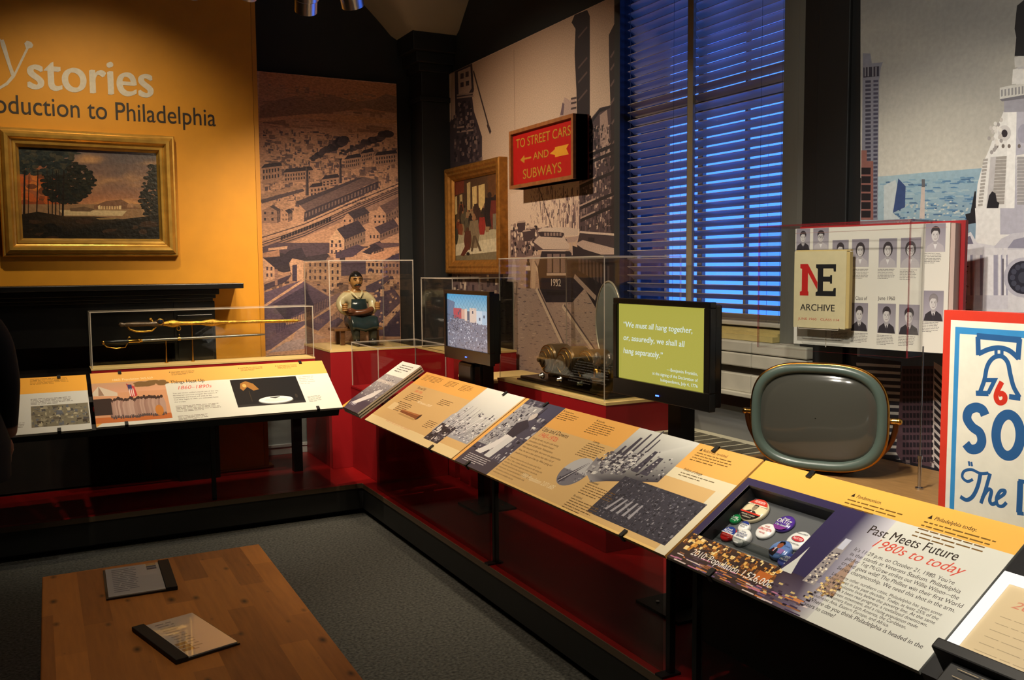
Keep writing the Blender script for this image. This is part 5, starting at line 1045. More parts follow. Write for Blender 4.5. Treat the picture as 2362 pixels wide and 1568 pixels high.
for t, kd in lines:
    if kd == 1: vv -= .005*kv; continue
    hh = (.0125, 0, .0098, .0125)[kd]; A.text(t, tx0, vv, cw*(1, 0, .80, 1.03)[kd]*len(t), hh, (58, 54, 52), .008 if kd == 3 else .002); vv -= (.0225, 0, .0168, .022)[kd]*kv
for x, y, t, wd_, n in ((1968, 1138, 'Fandemonium.', .085, 3), (2145, 1188, 'Philadelphia today.', .12, 5)):
    a = A.p(x, y); A.text('\u25b2', a[0], a[1]-.012, .013, .013, (40, 30, 16)); A.text(t, a[0]+.02, a[1]-.012, wd_, .0125, (46, 34, 16), .012); A.block(a[0], a[1]-.024, .19 if n < 5 else .21, n, .0135, (112, 80, 26), r)
# tray
tm = MB()
c4 = [(tu0, tv0), (tu1, tv0), (tu1, tv1), (tu0, tv1)]
p = A.build('exhibit_board', PRG, None, 'slanted reading panel headed Past Meets Future with a sunken tray of buttons', 'exhibit board')
tm.add([A.at(*c, -td) for c in c4], [(0, 1, 2, 3)], 0)
for i in range(4): j = (i+1) % 4; tm.add([A.at(*c4[i], -.001), A.at(*c4[j], -.001), A.at(*c4[j], -td), A.at(*c4[i], -td)], [(0, 1, 2, 3)], 1)
tm.build('tray', [mat('tray_floor', (84, 86, 88), .6), mat('tray_side', (30, 30, 32), .6)], p)
for x, y, up in ((1628, 1335, False), (1880, 1087, True)): u_ = A.p(x, y)[0]; clip(A, u_, RL if up else 0, p, up)
# campaign buttons
TP = Art(A.at(0, 0, -td), XU, RV)
def button(px_, py_, rad, lab, draw, h=.012):
    a = Art(TP.o, TP.u, TP.w); a.o = TP.at(*TPh(px_, py_), 0); c = a.n
    m = MB(); prof = [(rad*.94, 0), (rad, .003), (rad, h-.005), (rad*.96, h-.002), (rad*.8, h), (0, h+.0012)]
    B = Art(a.o, a.u, a.w); B.d = h+.0016
    B.lathe(a.o, c, prof, 30, 0, draw[0])
    draw[1](B, rad)
    return B.build('campaign_button', mat('button_print', attr=True, rough=.15, coat=.6), None, lab, 'button', 'campaign buttons in the tray')
def TPh(x, y):
    d = ray(x, y); o_ = TP.o+TP.n*.012; q_ = CAM+d*((o_-CAM).dot(TP.n)/d.dot(TP.n))-o_; return (q_.dot(TP.u), q_.dot(TP.w))
def tx(B, rad, items):
    for t, x, y, w_, h, c in items: B.text(t, (x-w_/2)*rad, y*rad, w_*rad, h*rad, c, .01)
WHT, BLU = (238, 238, 234), (44, 64, 140)
def seg(B, rad, v0, v1, col, rr=.95):
    a0, a1 = math.asin(max(-1, min(1, v0/rr))), math.asin(max(-1, min(1, v1/rr)))
    B.uv([(rr*rad*math.cos(a0+(a1-a0)*i/10), rr*rad*math.sin(a0+(a1-a0)*i/10)) for i in range(11)]+[(-rr*rad*math.cos(a1+(a0-a1)*i/10), rr*rad*math.sin(a1+(a0-a1)*i/10)) for i in range(11)], col)
def d1(B, q):
    seg(B, q, .45, .95, (206, 66, 50)); seg(B, q, -.95, -.42, (34, 30, 30)); seg(B, q, -.42, -.30, (206, 60, 46)); seg(B, q, .36, .45, (236, 226, 200))
    B.disc(0, .15*q, .2*q, .26*q, (150, 136, 112), 16, px=False); B.uv([(-.2*q, .2*q), (-.18*q, .42*q), (.18*q, .42*q), (.2*q, .2*q), (.1*q, .32*q), (-.1*q, .32*q)], (60, 50, 42)); B.uv([(-.5*q, -.30*q), (-.2*q, -.12*q), (.2*q, -.12*q), (.5*q, -.30*q)], (66, 58, 52)); B.uv([(-.08*q, -.3*q), (0, -.1*q), (.08*q, -.3*q)], (230, 224, 206))
    for s in (-1, 1): B.disc(s*.07*q, .18*q, .03*q, .02*q, (50, 42, 38), 8, px=False)
    tx(B, q, [('DILWORTH', 0, .58, .9, .2, WHT), ('CLARK', -.5, .40, .3, .1, (40, 34, 30)), ('FOR DISTRICT ATTORNEY', 0, -.62, 1.2, .11, (226, 214, 186)), ('VOTE DEMOCRATIC', 0, -.8, .8, .1, (226, 214, 186))])
def blank(B, q): pass
button(1740, 1177, .048, 'largest button, red and cream with a man\'s portrait, at the tray\'s far end', ((230, 216, 176), d1), .016)
button(1695, 1194, .020, 'small green button beside the largest button', ((24, 120, 64), lambda B, q: tx(B, q, [('CLARK', 0, -.1, 1.5, .42, WHT), ('FOR MAYOR', 0, -.5, .9, .2, WHT)])))
button(1808, 1205, .0335, 'purple button with bold white lettering', ((84, 54, 150), lambda B, q: (seg(B, q, -.95, -.5, (130, 60, 140)), tx(B, q, [('Angel', 0, .38, .7, .2, WHT), ('ORTIZ', 0, -.12, 1.6, .44, WHT), ('City Council', 0, -.46, 1.3, .2, WHT)]))))
button(1764, 1222, .0315, 'white button with red lettering, left of the purple one', (WHT, lambda B, q: tx(B, q, [('VOTE', 0, .34, .6, .2, (206, 60, 60)), ('LONGSTRETH', 0, -.1, 1.6, .34, (214, 60, 60)), ('MAYOR', 0, -.5, .7, .18, (206, 60, 60))])))
button(1840, 1244, .037, 'white button with a red oval, nearest the skyscraper print', (WHT, lambda B, q: (B.disc(0, .02*q, .62*q, .3*q, (90, 96, 104), 24, px=False), B.disc(.03*q, .04*q, .58*q, .27*q, (206, 60, 66), 24, px=False), tx(B, q, [('NUTTER', .03, -.06, .95, .22, WHT), ('nutter2007', 0, .56, 1.1, .13, (40, 40, 44)), ('FOR A NEW DAY', 0, -.58, 1.2, .13, (40, 40, 44))]))))
button(1679, 1229, .028, 'button half blue and half red, at the tray\'s left edge', ((206, 40, 40), lambda B, q: (seg(B, q, -.05, .95, BLU), seg(B, q, -.08, .0, WHT), tx(B, q, [('Frank', -.1, .4, .9, .26, WHT), ('Rizzo', -.1, .06, 1.3, .36, WHT), ('DEMOCRAT', 0, -.4, 1.1, .16, (240, 160, 150))]))))
button(1716, 1215, .0205, 'small white button with blue edge tucked under the white-and-navy one', (WHT, lambda B, q: (seg(B, q, .5, .95, BLU), tx(B, q, [('GREEN', 0, .1, 1.2, .3, (90, 100, 130)), ('MAYOR', 0, -.3, 1.0, .26, (90, 100, 130))]))), .016)
button(1712, 1239, .0305, 'white button with navy lettering, overlapping the half-red button', (WHT, lambda B, q: tx(B, q, [('REYNOLDS-', 0, .06, 1.45, .26, (54, 62, 120)), ('BROWN', 0, -.26, 1.0, .26, (54, 62, 120)), ('BLONDELL', 0, .42, .6, .14, (54, 62, 120)), ('CITY COUNCIL AT LARGE', 0, -.62, 1.0, .12, (54, 62, 120))])), .020)
def d9(B, q):
    B.uv([(-.75*q, -.55*q), (-.5*q, -.1*q), (-.2*q, .05*q), (.05*q, -.3*q), (.0, -.9*q), (-.5*q, -.8*q)], (40, 34, 38)); B.disc(-.12*q, .3*q, .27*q, .36*q, (150, 84, 56), 18, px=False); B.uv([(-.4*q, .35*q), (-.34*q, .68*q), (.0, .8*q), (.2*q, .6*q), (.17*q, .45*q), (-.1*q, .6*q)], (28, 24, 26)); B.uv([(-.42*q, -.1*q), (-.2*q, .04*q), (-.3*q, -.5*q)], WHT); B.uv([(-.34*q, -.1*q), (-.28*q, -.1*q), (-.34*q, -.5*q), (-.42*q, -.45*q)], (176, 40, 44)); B.rect(.1*q, -.5*q, .6*q, .0, (150, 110, 170)); tx(B, q, [('The People', .5, .35, .6, .12, (60, 80, 130))])
button(1800, 1268, .0355, 'light blue button with a smiling man in suit', ((98, 130, 190), d9), .018)
button(1812, 1288, .0265, 'navy button with white lettering, lowest in the tray', ((52, 62, 120), lambda B, q: tx(B, q, [('RENDELL', 0, .06, 1.5, .3, WHT), ('MAYOR', 0, -.34, 1.2, .3, WHT)])))
# ---- black panel with clipboard at the right end
A = Art(V((1.688, 1.286, .700)), XU, RV)
A.board(0, 0, .9, RL, .03, (20, 20, 22)); A.text('What do you think', .10, RL*.86, .20, .016, (206, 206, 206)); A.text('the future holds?', .12, RL*.80, .17, .014, (206, 206, 206))
bp_ = A.build('answer_board', mat('black_laminate', attr=True, rough=.35), None, 'slanted black panel at the right end of the rail, holding a bright framed sheet', 'exhibit board')
cbo = A.at(*A.p(2178, 1490), .03)
n0 = A.n
CB = Art(A.at(*A.p(2172, 1496), 0)+n0*.075, XU, RV); d0 = CB.p(2180, 1480); e0 = CB.p(2309, 1312)
L1 = e0[1]-d0[1]
CB2 = Art(CB.at(d0[0], d0[1], 0), XU, RV)
fb = MB()
def obox(m, Q, u0, v0, u1, v1, d0_, d1_, mm=0):
    pts = [Q.at(x, y, z) for x in (u0, u1) for y in (v0, v1) for z in (d0_, d1_)]; m.add(pts, [(0, 1, 3, 2), (4, 6, 7, 5), (0, 4, 5, 1), (2, 3, 7, 6), (0, 2, 6, 4), (1, 5, 7, 3)], mm)
cb = empty('framed_sheet', CB2.o, 'bright white framed cream sheet lying on the black panel at the right edge', 'framed sheet')
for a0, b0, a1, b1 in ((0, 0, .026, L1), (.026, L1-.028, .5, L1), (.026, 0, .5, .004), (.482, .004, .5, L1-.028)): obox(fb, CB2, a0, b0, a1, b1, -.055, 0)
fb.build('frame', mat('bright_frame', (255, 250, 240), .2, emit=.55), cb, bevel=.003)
sh = Art(CB2.at(.026, .004, -.006), XU, RV); sh.board(0, 0, .456, L1-.032, .02, (214, 192, 150)); sh.text('2000s and beyond', .035, L1-.09, .3, .020, (206, 130, 100), 0, .3); sh.block(.03, L1-.12, .3, 12, .02, (176, 156, 120), r, th=.08); sh.build('sheet', mat('cream_sheet', attr=True, rough=.5), cb)
hb = MB(); obox(hb, CB2, -.012, -.03, .52, -.001, -.075, .012); obox(hb, CB2, .03, -.16, .52, -.03, -.075, -.01); hb.build('ledge', BLK, bp_, bevel=.004)
# ---- rail supports
def beam(name, pts, legs, label):
    e = empty(name, pts[0], label, 'rail'); return e
rr_ = empty('reading_rail', (1.9, 3.2, ZP), 'black steel supports under the right row of reading panels', 'rail support')
Q = Art(V((1.688, 5.43, .700)), XU, RV)
bm = MB(); obox(bm, Q, .0, RL*.42, 4.7, RL*.52, -.12, -.07); obox(bm, Q, .0, RL*.86, 4.7, RL*.92, -.04, -.016)
bm.build('beam', BLK, rr_)
def leg(x, y, w_=.022):
    z1 = .70+(x-1.688)*.258/.402-.03; MB().box(x-.012, x+.012, y-w_/2, y+w_/2, ZP, z1).box(x-.05, x+.03, y-.02, y+.02, ZP, ZP+.008).build('leg', BLK, rr_)
for y in (3.73, 2.40, 2.26, 1.4): leg(1.865, y)
lr_ = empty('reading_rail', (.5, 5.6, ZP), 'black steel supports under the left row of reading panels', 'rail support')
Q = Art(V((-1.6, 5.367, .740)), YU, LV)
bm = MB(); obox(bm, Q, 0, .0, 3.22, LL*.10, -.06, -.016); obox(bm, Q, 0, LL*.5, 3.22, LL*.6, -.05, -.016); bm.build('beam', BLK, lr_)
for x in (-.5, .9): MB().box(x-.012, x+.012, 5.60, 5.63, ZP, .86).build('leg', BLK, lr_)
def barrier(x0, x1, y0, y1, z0, z1, label):
    MB().box(x0, x1, y0, y1, z0, z1).build('glass_barrier', TGL, None, label, 'glass barrier', 'glass barriers under the rails')
barrier(-1.4, 1.62, 5.606, 5.614, ZP+.002, .85, 'clear glass barrier under the left reading rail')
barrier(1.848, 1.856, 3.76, 5.36, ZP+.002, .77, 'clear glass barrier under the Rise and Fall panel')
barrier(1.848, 1.856, 2.43, 3.70, ZP+.002, .77, 'clear glass barrier under the Ups and Downs panel')
barrier(1.848, 1.856, 1.43, 2.22, ZP+.002, .77, 'clear glass barrier under the Past Meets Future panel')
# ---- left rail panels
A = Art(V((PZ(218, 860, .985).x-.028, 5.367, .740)), YU, LV); xo = A.o.x; uw = 1.64-xo
A.board(0, 0, uw, LL, .014, WH); A.rect(0, 0, uw, LL, WH); A.rect(0, LL*.72, uw, LL, YB_)
k1 = crop(0, 600, 2.9525)
pc = lambda x, y: A.p(*k1((x, y))[0])
ph0 = pc(660, 1110); A.rect(0, 0, pc(1170, 1080)[0], LL*.06, YB_); A.uv([(pc(1170, 1080)[0]-.03, LL*.72), (pc(1170, 1080)[0]+.08, LL*.72), (pc(1175, 1080)[0]+.15, 0), (0, 0)], WH)
uP = pc(1150, 960)[0]
A.rect(0, LL*.06, uP, LL*.80, (206, 150, 112)); A.rect(0, LL*.06, uP, LL*.16, (190, 104, 50)); A.uv([(0, LL*.60), (uP, LL*.60), (uP, LL*.80), (0, LL*.80)], [(206, 150, 120), (214, 160, 126), (196, 150, 116), (190, 150, 120)])
A.uv([(0, LL*.56), (.0, LL*.62), (.035, LL*.74), (.13, LL*.60), (.13, LL*.54)], (206, 190, 170)); A.uv([(.035, LL*.74), (.03, LL*.56), (.06, LL*.56)], (150, 120, 100))
for i in range(26): x = uP*(.62+.38*r.random()); A.disc(x, LL*(.70+.08*r.random()), .025, .012, (120, 90, 54), 10, px=False)
for i in range(30):
    x = .09+(uP-.12)*i/30+.006*r.random(); y = LL*(.14+.03*r.random()); h_ = LL*.34*(.9+.15*r.random()); c = mix((190, 160, 146), (150, 116, 104), r.random())
    A.uv([(x-.012, y), (x+.012, y), (x+.016, y+h_*.6), (x+.010, y+h_*.85), (x-.010, y+h_*.85), (x-.015, y+h_*.6)], c); A.disc(x, y+h_*.93, .008, h_*.09, (60, 40, 36), 10, px=False); A.rect(x-.010, y-LL*.03, x-.002, y+.01, (80, 66, 66)); A.rect(x+.002, y-LL*.03, x+.010, y+.01, (80, 66, 66))
A.rect(0, LL*.2, .09, LL*.5, (50, 36, 34)); A.disc(uP-.06, LL*.22, .022, .05, (190, 120, 50), px=False)
A.line([(.215, LL*.40), (.185, LL*.76)], .004, (90, 60, 50), False); A.uv([(.185, LL*.76), (.225, LL*.70), (.235, LL*.52), (.20, LL*.50)], (190, 60, 60)); A.rect(.19, LL*.63, .212, LL*.74, (60, 56, 100))
for i in range(3): A.uv([(.195+i*.010, LL*.52), (.2+i*.010, LL*.52), (.198+i*.010, LL*.66), (.193+i*.010, LL*.66)], (230, 210, 200))
a = pc(1160, 838); b = pc(1395, 832); A.text('Things Heat Up', a[0], a[1]-.006, b[0]-a[0], .032, DKT, .012)
a = pc(1210, 866); b = pc(1440, 850); A.text('1860\u20131890s', a[0], a[1]-.022, b[0]-a[0], .034, RDT, 0, .3)
a = pc(1170, 885); tl = ('You saw Union soldiers march out of the city,', 'Northerners and now conquer the traitors of', 'Gettysburg, and hoped and wept as the', 'Civil War raged. In 1865, you welcomed home', 'the troops.')
for i, t in enumerate(tl): A.text(t, a[0], LL*.50-i*.021, .0058*len(t), .0115, (70, 60, 50), .006)
A.block(a[0], LL*.27, .25, 5, .0125, (96, 86, 72), r); A.block(a[0], LL*.085, .17, 4, .0115, (96, 86, 72), r)
a = pc(765, 805); A.text('1860: Population 565,529', a[0], LL*.83, .22, .020, (240, 220, 176))
for x in (1150, 1630, 1890): a = pc(x, 765); A.text('\u25b2', a[0], LL*.93, .009, .010, (60, 44, 20)); A.block(a[0]+.012, LL*.945, .14, 4, .0105, (96, 70, 30), r)
u7, u8 = pc(1590, 900)[0], pc(2050, 880)[0]
A.rect(u7, LL*.155, u8, LL*.70, (26, 26, 28)); A.rect(u7, LL*.155, u8, LL*.20, (44, 42, 42)); A.rect(u7+.09, LL*.25, u7+.094, LL*.46, (60, 50, 36))
A.uv([(u7+.045, LL*.52), (u7+.055, LL*.62), (u7+.09, LL*.66), (u7+.13, LL*.60), (u7+.155, LL*.48), (u7+.12, LL*.46), (u7+.09, LL*.54), (u7+.06, LL*.47)], (150, 104, 50)); A.disc(u7+.075, LL*.57, .012, .018, (206, 160, 90), px=False)
uc = (u7+u8)/2+.03; A.disc(uc, LL*.245, .105, LL*.075, (120, 122, 120), 30, px=False); A.disc(uc, LL*.255, .102, LL*.068, (224, 228, 224), 30, px=False); A.disc(uc, LL*.25, .07, LL*.035, (206, 210, 206), 30, px=False); A.uv([(uc-.03, LL*.30), (uc, LL*.28), (uc+.03, LL*.30), (uc+.03, LL*.31), (uc-.03, LL*.31)], (60, 60, 60)); A.disc(uc+.13, LL*.30, .008, .02, (50, 44, 40), px=False)
A.block(u8+.012, LL*.68, .10, 5, .018, (176, 160, 146), r, th=.3); A.block(u8+.02, LL*.27, .09, 6, .0105, (110, 104, 96), r)
p = A.build('exhibit_board', PRG, None, 'slanted reading panel headed Things Heat Up with a print of soldiers, on the left rail', 'exhibit board')
for x, y, up in ((292, 978, False), (733, 940, False), (275, 855, True), (690, 832, True)): clip(A, A.p(x, y)[0], LL if up else 0, p, up)
x1 = PZ(207, 990, .74).x+.012
A = Art(V((-1.4, 5.345, .738)), YU, LV); uw = x1+1.4; kk0 = lambda x, y: A.p(x, y)
A.board(0, 0, uw, LL, .014, WH); A.rect(0, 0, uw, LL, (206, 206, 200)); A.rect(0, LL*.70, uw, LL, (236, 170, 66))
a = A.p(73, 990); b = A.p(208, 950); photo(A, a[0], LL*.10, uw-.006, LL*.47, (120, 114, 96), [(150, 144, 122), (90, 84, 72), (70, 70, 74), (176, 168, 140), (96, 100, 110), (60, 52, 44)], 150, r, .005, .03)
A.block(a[0], LL*.60, .22, 5, .012, (80, 74, 66), r); A.block(a[0], LL*.97, .2, 5, .012, (130, 90, 34), r); A.block(a[0]-.12, LL*.2, .09, 5, .012, (110, 104, 96), r)
p = A.build('exhibit_board', PRG, None, 'slanted reading panel with a battle print at the left end, beside the dark figure', 'exhibit board')
clip(A, A.p(137, 995)[0], 0, p, False); clip(A, A.p(135, 863)[0], LL, p, True)
# =================================================================== yearbook in its case
zt_, zb_ = 1.74, 1.29
a = PZ(1750, 521, zt_); b = PZ(2103, 505, zt_); fu = (b-a).normalized(); fn = fu.cross(V((0, 0, 1))); Lc = (b-a).length
M = Matrix(((fu.x, -fn.x, 0, a.x), (fu.y, -fn.y, 0, a.y), (0, 0, 1, 0), (0, 0, 0, 1)))
e = cover(0, Lc, 0, .30, zb_, zt_, 'hanging clear acrylic case with reddish edges around the yearbook', M=M, em=ACT); e.location = M @ V((Lc/2, .15, zb_))
for o_ in e.children: o_.matrix_parent_inverse = Matrix.Translation(e.location).inverted()
yo = M @ V((0, .10, 0)); yb = Art((yo.x, yo.y, 0), fu, (0, 0, 1)); k = crop(1820, 480, 4.126)
uL_, uR_ = yb.p(1833, 650)[0], yb.p(2188, 650)[0]; vb_ = yb.p(1840, 795)[1]+.004; vt_ = yb.p(1990, 514)[1]-.004
vb_ = max(vb_, zb_+.012); vt_ = min(vt_, zt_-.012)
ye = empty('yearbook', yb.at((uL_+uR_)/2, vb_), 'open yearbook page of student portraits with red cover, inside the hanging case', 'book')
PG = (226, 220, 208)
yb.board(uL_, vb_, uR_, vt_, .045, PG)
def port(x0, y0, x1, y1, dark, suit, glasses=False):
    q = [yb.p(*p_) for p_ in k((x0, y0), (x1, y0), (x1, y1), (x0, y1))]; u0, u1 = (q[0][0]+q[3][0])/2, (q[1][0]+q[2][0])/2; v1, v0 = (q[0][1]+q[1][1])/2, (q[2][1]+q[3][1])/2; v1 = min(v1, vt_-.001); w_, h = u1-u0, v1-v0
    g = lambda x, y: (u0+x*w_, v0+y*h)
    yb.uv([g(0, 0), g(1, 0), g(1, 1), g(0, 1)], [(176, 168, 176), (172, 166, 174), (146, 138, 148), (142, 134, 146)])
    yb.uv([g(.02, 0), g(.1, .22), g(.35, .34), g(.65, .34), g(.9, .22), g(.98, 0)], (54, 48, 54) if suit else (186, 178, 182))
    yb.uv([g(.38, .33), g(.5, .1), g(.62, .33)], (226, 222, 222))
    if suit: yb.uv([g(.47, .27), g(.53, .27), g(.55, .04), (g(.5, 0)), g(.45, .04)], (60, 54, 60))
    yb.uv([g(.40, .28), g(.60, .28), g(.60, .45), g(.40, .45)], (170, 162, 164))
    if dark == 2: yb.disc(*g(.5, .63), .27*w_, .26*h, (58, 50, 54), 20, px=False)
    else: yb.disc(*g(.5, .72), .23*w_, .19*h, (58, 50, 54) if dark else (130, 122, 124), 20, px=False)
    yb.disc(*g(.49, .58), .185*w_, .205*h, (206, 200, 198), 20, px=False)
    yb.uv([g(.30, .66), g(.32, .80), g(.45, .86), g(.62, .84), g(.70, .66), g(.6, .74), g(.42, .75)], (58, 50, 54) if dark else (140, 132, 134))
    for s in (-.075, .075): yb.disc(*g(.49+s, .60), .025*w_, .014*h, (60, 52, 56), 8, px=False)
    if glasses:
        for s_ in (-.085, .085): yb.line([(g(.49+s_, .60)[0]+.085*w_*math.cos(t), g(.49, .60)[1]+.05*h*math.sin(t)) for t in [6.2832*i/14 for i in range(15)]], .0011, (50, 44, 48), False)
    yb.uv([g(.42, .475), g(.49, .46), g(.56, .475), g(.54, .455), g(.49, .445), g(.44, .455)], (120, 92, 94)); yb.line([g(.49, .58), g(.475, .525), g(.50, .52)], .0010, (150, 136, 136), False)
    for s_ in (-.08, .08): yb.line([g(.49+s_-.035, .635), g(.49+s_+.035, .637)], .0012, (84, 74, 76), False)
    yb.uv([g(.60, .74), g(.665, .62), g(.62, .48), g(.55, .42), g(.585, .55)], (178, 170, 170))
port(70, 155, 200, 400, 1, True); port(230, 150, 378, 398, 1, False, True); port(412, 302, 566, 560, 1, False); port(598, 294, 760, 560, 2, False); port(855, 287, 1027, 565, 2, False); port(1062, 280, 1253, 566, 2, False, True); port(1300, 110, 1490, 418, 1, False)
port(590, 902, 750, 1170, 1, True); port(842, 908, 1015, 1190, 1, True); port(1045, 918, 1240, 1205, 1, True); port(1280, 785, 1470, 1075, 0, True)
for x, y in ((600, 580), (845, 580), (1055, 585), (1290, 430), (590, 1185), (835, 1205), (1040, 1215), (1270, 1080), (400, 1170)): a_3 = yb.p(*k((x, y))[0]); yb.block(a_3[0], a_3[1], yb.p(*k((x+165, y))[0])[0]-a_3[0], 7, .0052, (110, 104, 104), r, th=.3)
for t, x0, x1 in (('Class of', 632, 742), ('June 1960', 845, 1008)): a_3 = yb.p(*k((x0, 872))[0]); b_3 = yb.p(*k((x1, 872))[0]); yb.text(t, a_3[0], a_3[1], b_3[0]-a_3[0], .0125, (50, 46, 46))
yb.line([(uL_, vt_-.017), (uR_-.01, vt_-.014)], .0012, (176, 130, 120), False)
yb.build('page', mat('book_page', attr=True, rough=.5), ye)
cv = Art(yb.at(0, 0, -.047), fu, (0, 0, 1)); cv.board(uL_-.01, vb_-.004, uR_+.028, vt_+.008, .02, (160, 20, 26)); cv.build('cover', mat('red_cloth', attr=True, rough=.6), ye)
pe = MB(); obox(pe, yb, uR_, vb_, uR_+.014, vt_-.002, -.045, -.006); pe.build('page_edges', mat('page_edges', (196, 170, 160), .7), ye)
sf = Art(yb.at(0, 0, .05), fu, (0, 0, 1)); a_4 = sf.p(1833, 580); b_4 = sf.p(1953, 580); c_4 = sf.p(1832, 752); d_4 = sf.p(1954, 762)
ab = empty('archive_booklet', sf.at(a_4[0], c_4[1]), 'small cream booklet lettered NE ARCHIVE, standing in front of the yearbook', 'booklet')
bw_, bh_ = b_4[0]-a_4[0], a_4[1]-(c_4[1]+d_4[1])/2
nb = Art(sf.at(a_4[0], (c_4[1]+d_4[1])/2, .0), fu, (0, 0, 1))
nb.board(0, 0, bw_, bh_, .022, (214, 200, 158)); RN, BN = (190, 30, 26), (22, 20, 22); g = lambda x, y: (x*bw_, y*bh_)
nb.uv([g(.12, .42), g(.12, .47), g(.155, .48), g(.155, .77), g(.12, .78), g(.12, .835), g(.27, .835), g(.46, .60), g(.46, .50), g(.275, .72), g(.275, .48), g(.29, .47), g(.29, .42)], RN)
nb.uv([g(.43, .42), g(.43, .465), g(.465, .48), g(.465, .77), g(.43, .785), g(.43, .83), g(.81, .83), g(.81, .735), g(.77, .735), g(.76, .775), g(.57, .775), g(.57, .67), g(.70, .67), g(.705, .69), g(.74, .69), g(.74, .58), g(.705, .58), g(.70, .605), g(.57, .605), g(.57, .485), g(.76, .485), g(.775, .525), g(.815, .525), g(.815, .42)], BN)
nb.text('ARCHIVE', .13*bw_, .225*bh_, .67*bw_, .085*bh_, BN, .008); nb.text('JUNE 1960   CLASS 114', .09*bw_, .10*bh_, .80*bw_, .03*bh_, (190, 70, 60))
nb.build('cover', mat('cream_card', attr=True, rough=.55, noise=.06, scale=40), ab)
pe = MB(); obox(pe, nb, bw_, .004, bw_+.012, bh_-.004, -.022, -.002); obox(pe, nb, .004, bh_-.001, bw_+.012, bh_+.004, -.022, -.004); pe.build('page_edges', mat('booklet_pages', (200, 176, 116), .7), ab)
hw = MB(); hw.tube([nb.at(.3*bw_, -.004, .004), nb.at(.3*bw_, -.004, -.05), nb.at(.5*bw_, -.004, -.06)], .0016, 6).tube([nb.at(.1*bw_, .006, .004), nb.at(.12*bw_, -.004, .004), nb.at(.88*bw_, -.004, .004), nb.at(.9*bw_, .006, .004)], .0016, 6).cyl(nb.at(.5*bw_, -.004, -.05), nb.at(.5*bw_, zb_+.008-nb.o.z, -.05), .002); hw.build('booklet_stand', ACE, None, 'thin clear stand holding up the cream booklet', 'stand')
# =================================================================== pedestal, television, rod, sign
pdz = .86
pd = empty('pedestal', (2.5, 1.8, ZP), 'low wood-topped pedestal under the old television and the painted sign', 'pedestal')
MB().box(2.14, XR-.11, .6, 2.62, ZP, pdz-.03).build('body', BLKW, pd); MB().box(2.13, XR-.11, .6, 2.63, pdz-.03, pdz).build('top', mat('pedestal_wood', (150, 112, 66), .45, noise=.25, scale=12, stretch=(6, 1, 6)), pd)
tvc = PX(1885, 962, 2.40); th = math.radians(58); tn = V((-math.sin(th), -math.cos(th), 0)); tr = V((math.cos(th)*-1*-1, -math.sin(th), 0)); tr = V((0, 0, 1)).cross(tn)*-1
tr = tn.cross(V((0, 0, 1)))*-1
if tr.dot(RT) < 0: tr = -tr
dist = (tvc-CAM).dot(FW); HWd, HHt = 152/F*dist*1.02, 126/F*dist
tv = empty('television', V((tvc.x, tvc.y, pdz)), 'vintage gray-green television with rounded screen and brass swivel, on the pedestal', 'television')
def sup(a, wx, hz, n=3.0):
    c, s = math.cos(a), math.sin(a); return (wx*abs(c)**(2/n)*(1 if c >= 0 else -1), hz*abs(s)**(2/n)*(1 if s >= 0 else -1))
def ringm(m, prof, N=72, mm=0, n=3.0, cap0=False, cap1=False):
    vs = []
    for wx, hz, d in prof:
        for i in range(N): x, z = sup(2*math.pi*i/N, wx, hz, n); vs.append(tvc+tr*x+V((0, 0, z))+tn*d)
    m.add(vs, [(k_*N+i, k_*N+(i+1) % N, (k_+1)*N+(i+1) % N, (k_+1)*N+i) for k_ in range(len(prof)-1) for i in range(N)], mm, None, True)
    if cap1: m.add(vs[-N:], [tuple(range(N))], mm, None)
    return m
TVG = mat('tv_green', (78, 92, 84), .3, noise=.06, scale=12)
ringm(MB(), [(HWd*.5, HHt*.5, -.20), (HWd*.7, HHt*.7, -.16), (HWd*.96, HHt*.96, -.06), (HWd*.97, HHt*.97, -.01)]).build('tube_back', TVG, tv)
ringm(MB(), [(HWd*.975, HHt*.975, -.012), (HWd*.985, HHt*.985, .0), (HWd*.96, HHt*.96, .016), (HWd*.90, HHt*.90, .022), (HWd*.86, HHt*.84, .018), (HWd*.835, HHt*.80, .004)]).build('bezel', TVG, tv)
ringm(MB(), [(HWd*.975, HHt*.975, -.014), (HWd*1.0, HHt*1.0, -.012), (HWd*1.005, HHt*1.005, -.004), (HWd*.995, HHt*.995, .004), (HWd*.975, HHt*.975, .006)]).build('gold_rim', mat('tv_brass', (206, 142, 60), .25, 1), tv)
ringm(MB(), [(HWd*.845, HHt*.81, .003), (HWd*.80, HHt*.765, .010), (HWd*.65, HHt*.62, .020), (HWd*.4, HHt*.4, .027), (HWd*.15, HHt*.15, .030), (HWd*.01, HHt*.01, .0305)], n=3.0).build('screen', mat('crt_glass', (70, 69, 62), .12, coat=.5), tv)
for s, dz in ((-1, -.0), (1, -.0)):
    c = tvc+tr*(s*HWd*1.0)+V((0, 0, dz))-tn*.03; MB().cyl(c, c+tr*(s*.025), .011).ball(c+tr*(s*.026), .012).build('pivot_knob', BRASS, tv)
yk = MB(); pts = []
for i in range(21): t = math.pi*(1+i/20); pts.append(tvc+tr*(math.cos(t)*HWd*1.08)+V((0, 0, max(math.sin(t)*HHt*1.06, pdz+.011-tvc.z)))-tn*.03)
yk.tube(pts, .010, 10); yk.build('yoke', mat('dark_brass', (120, 72, 38), .3, .9), tv)
TA = Art(tvc+tn*.0225, tr, (0, 0, 1)); TA.text('Television', -.045, HHt*.86, .09, .010, (70, 78, 74), 0, .3) if False else None
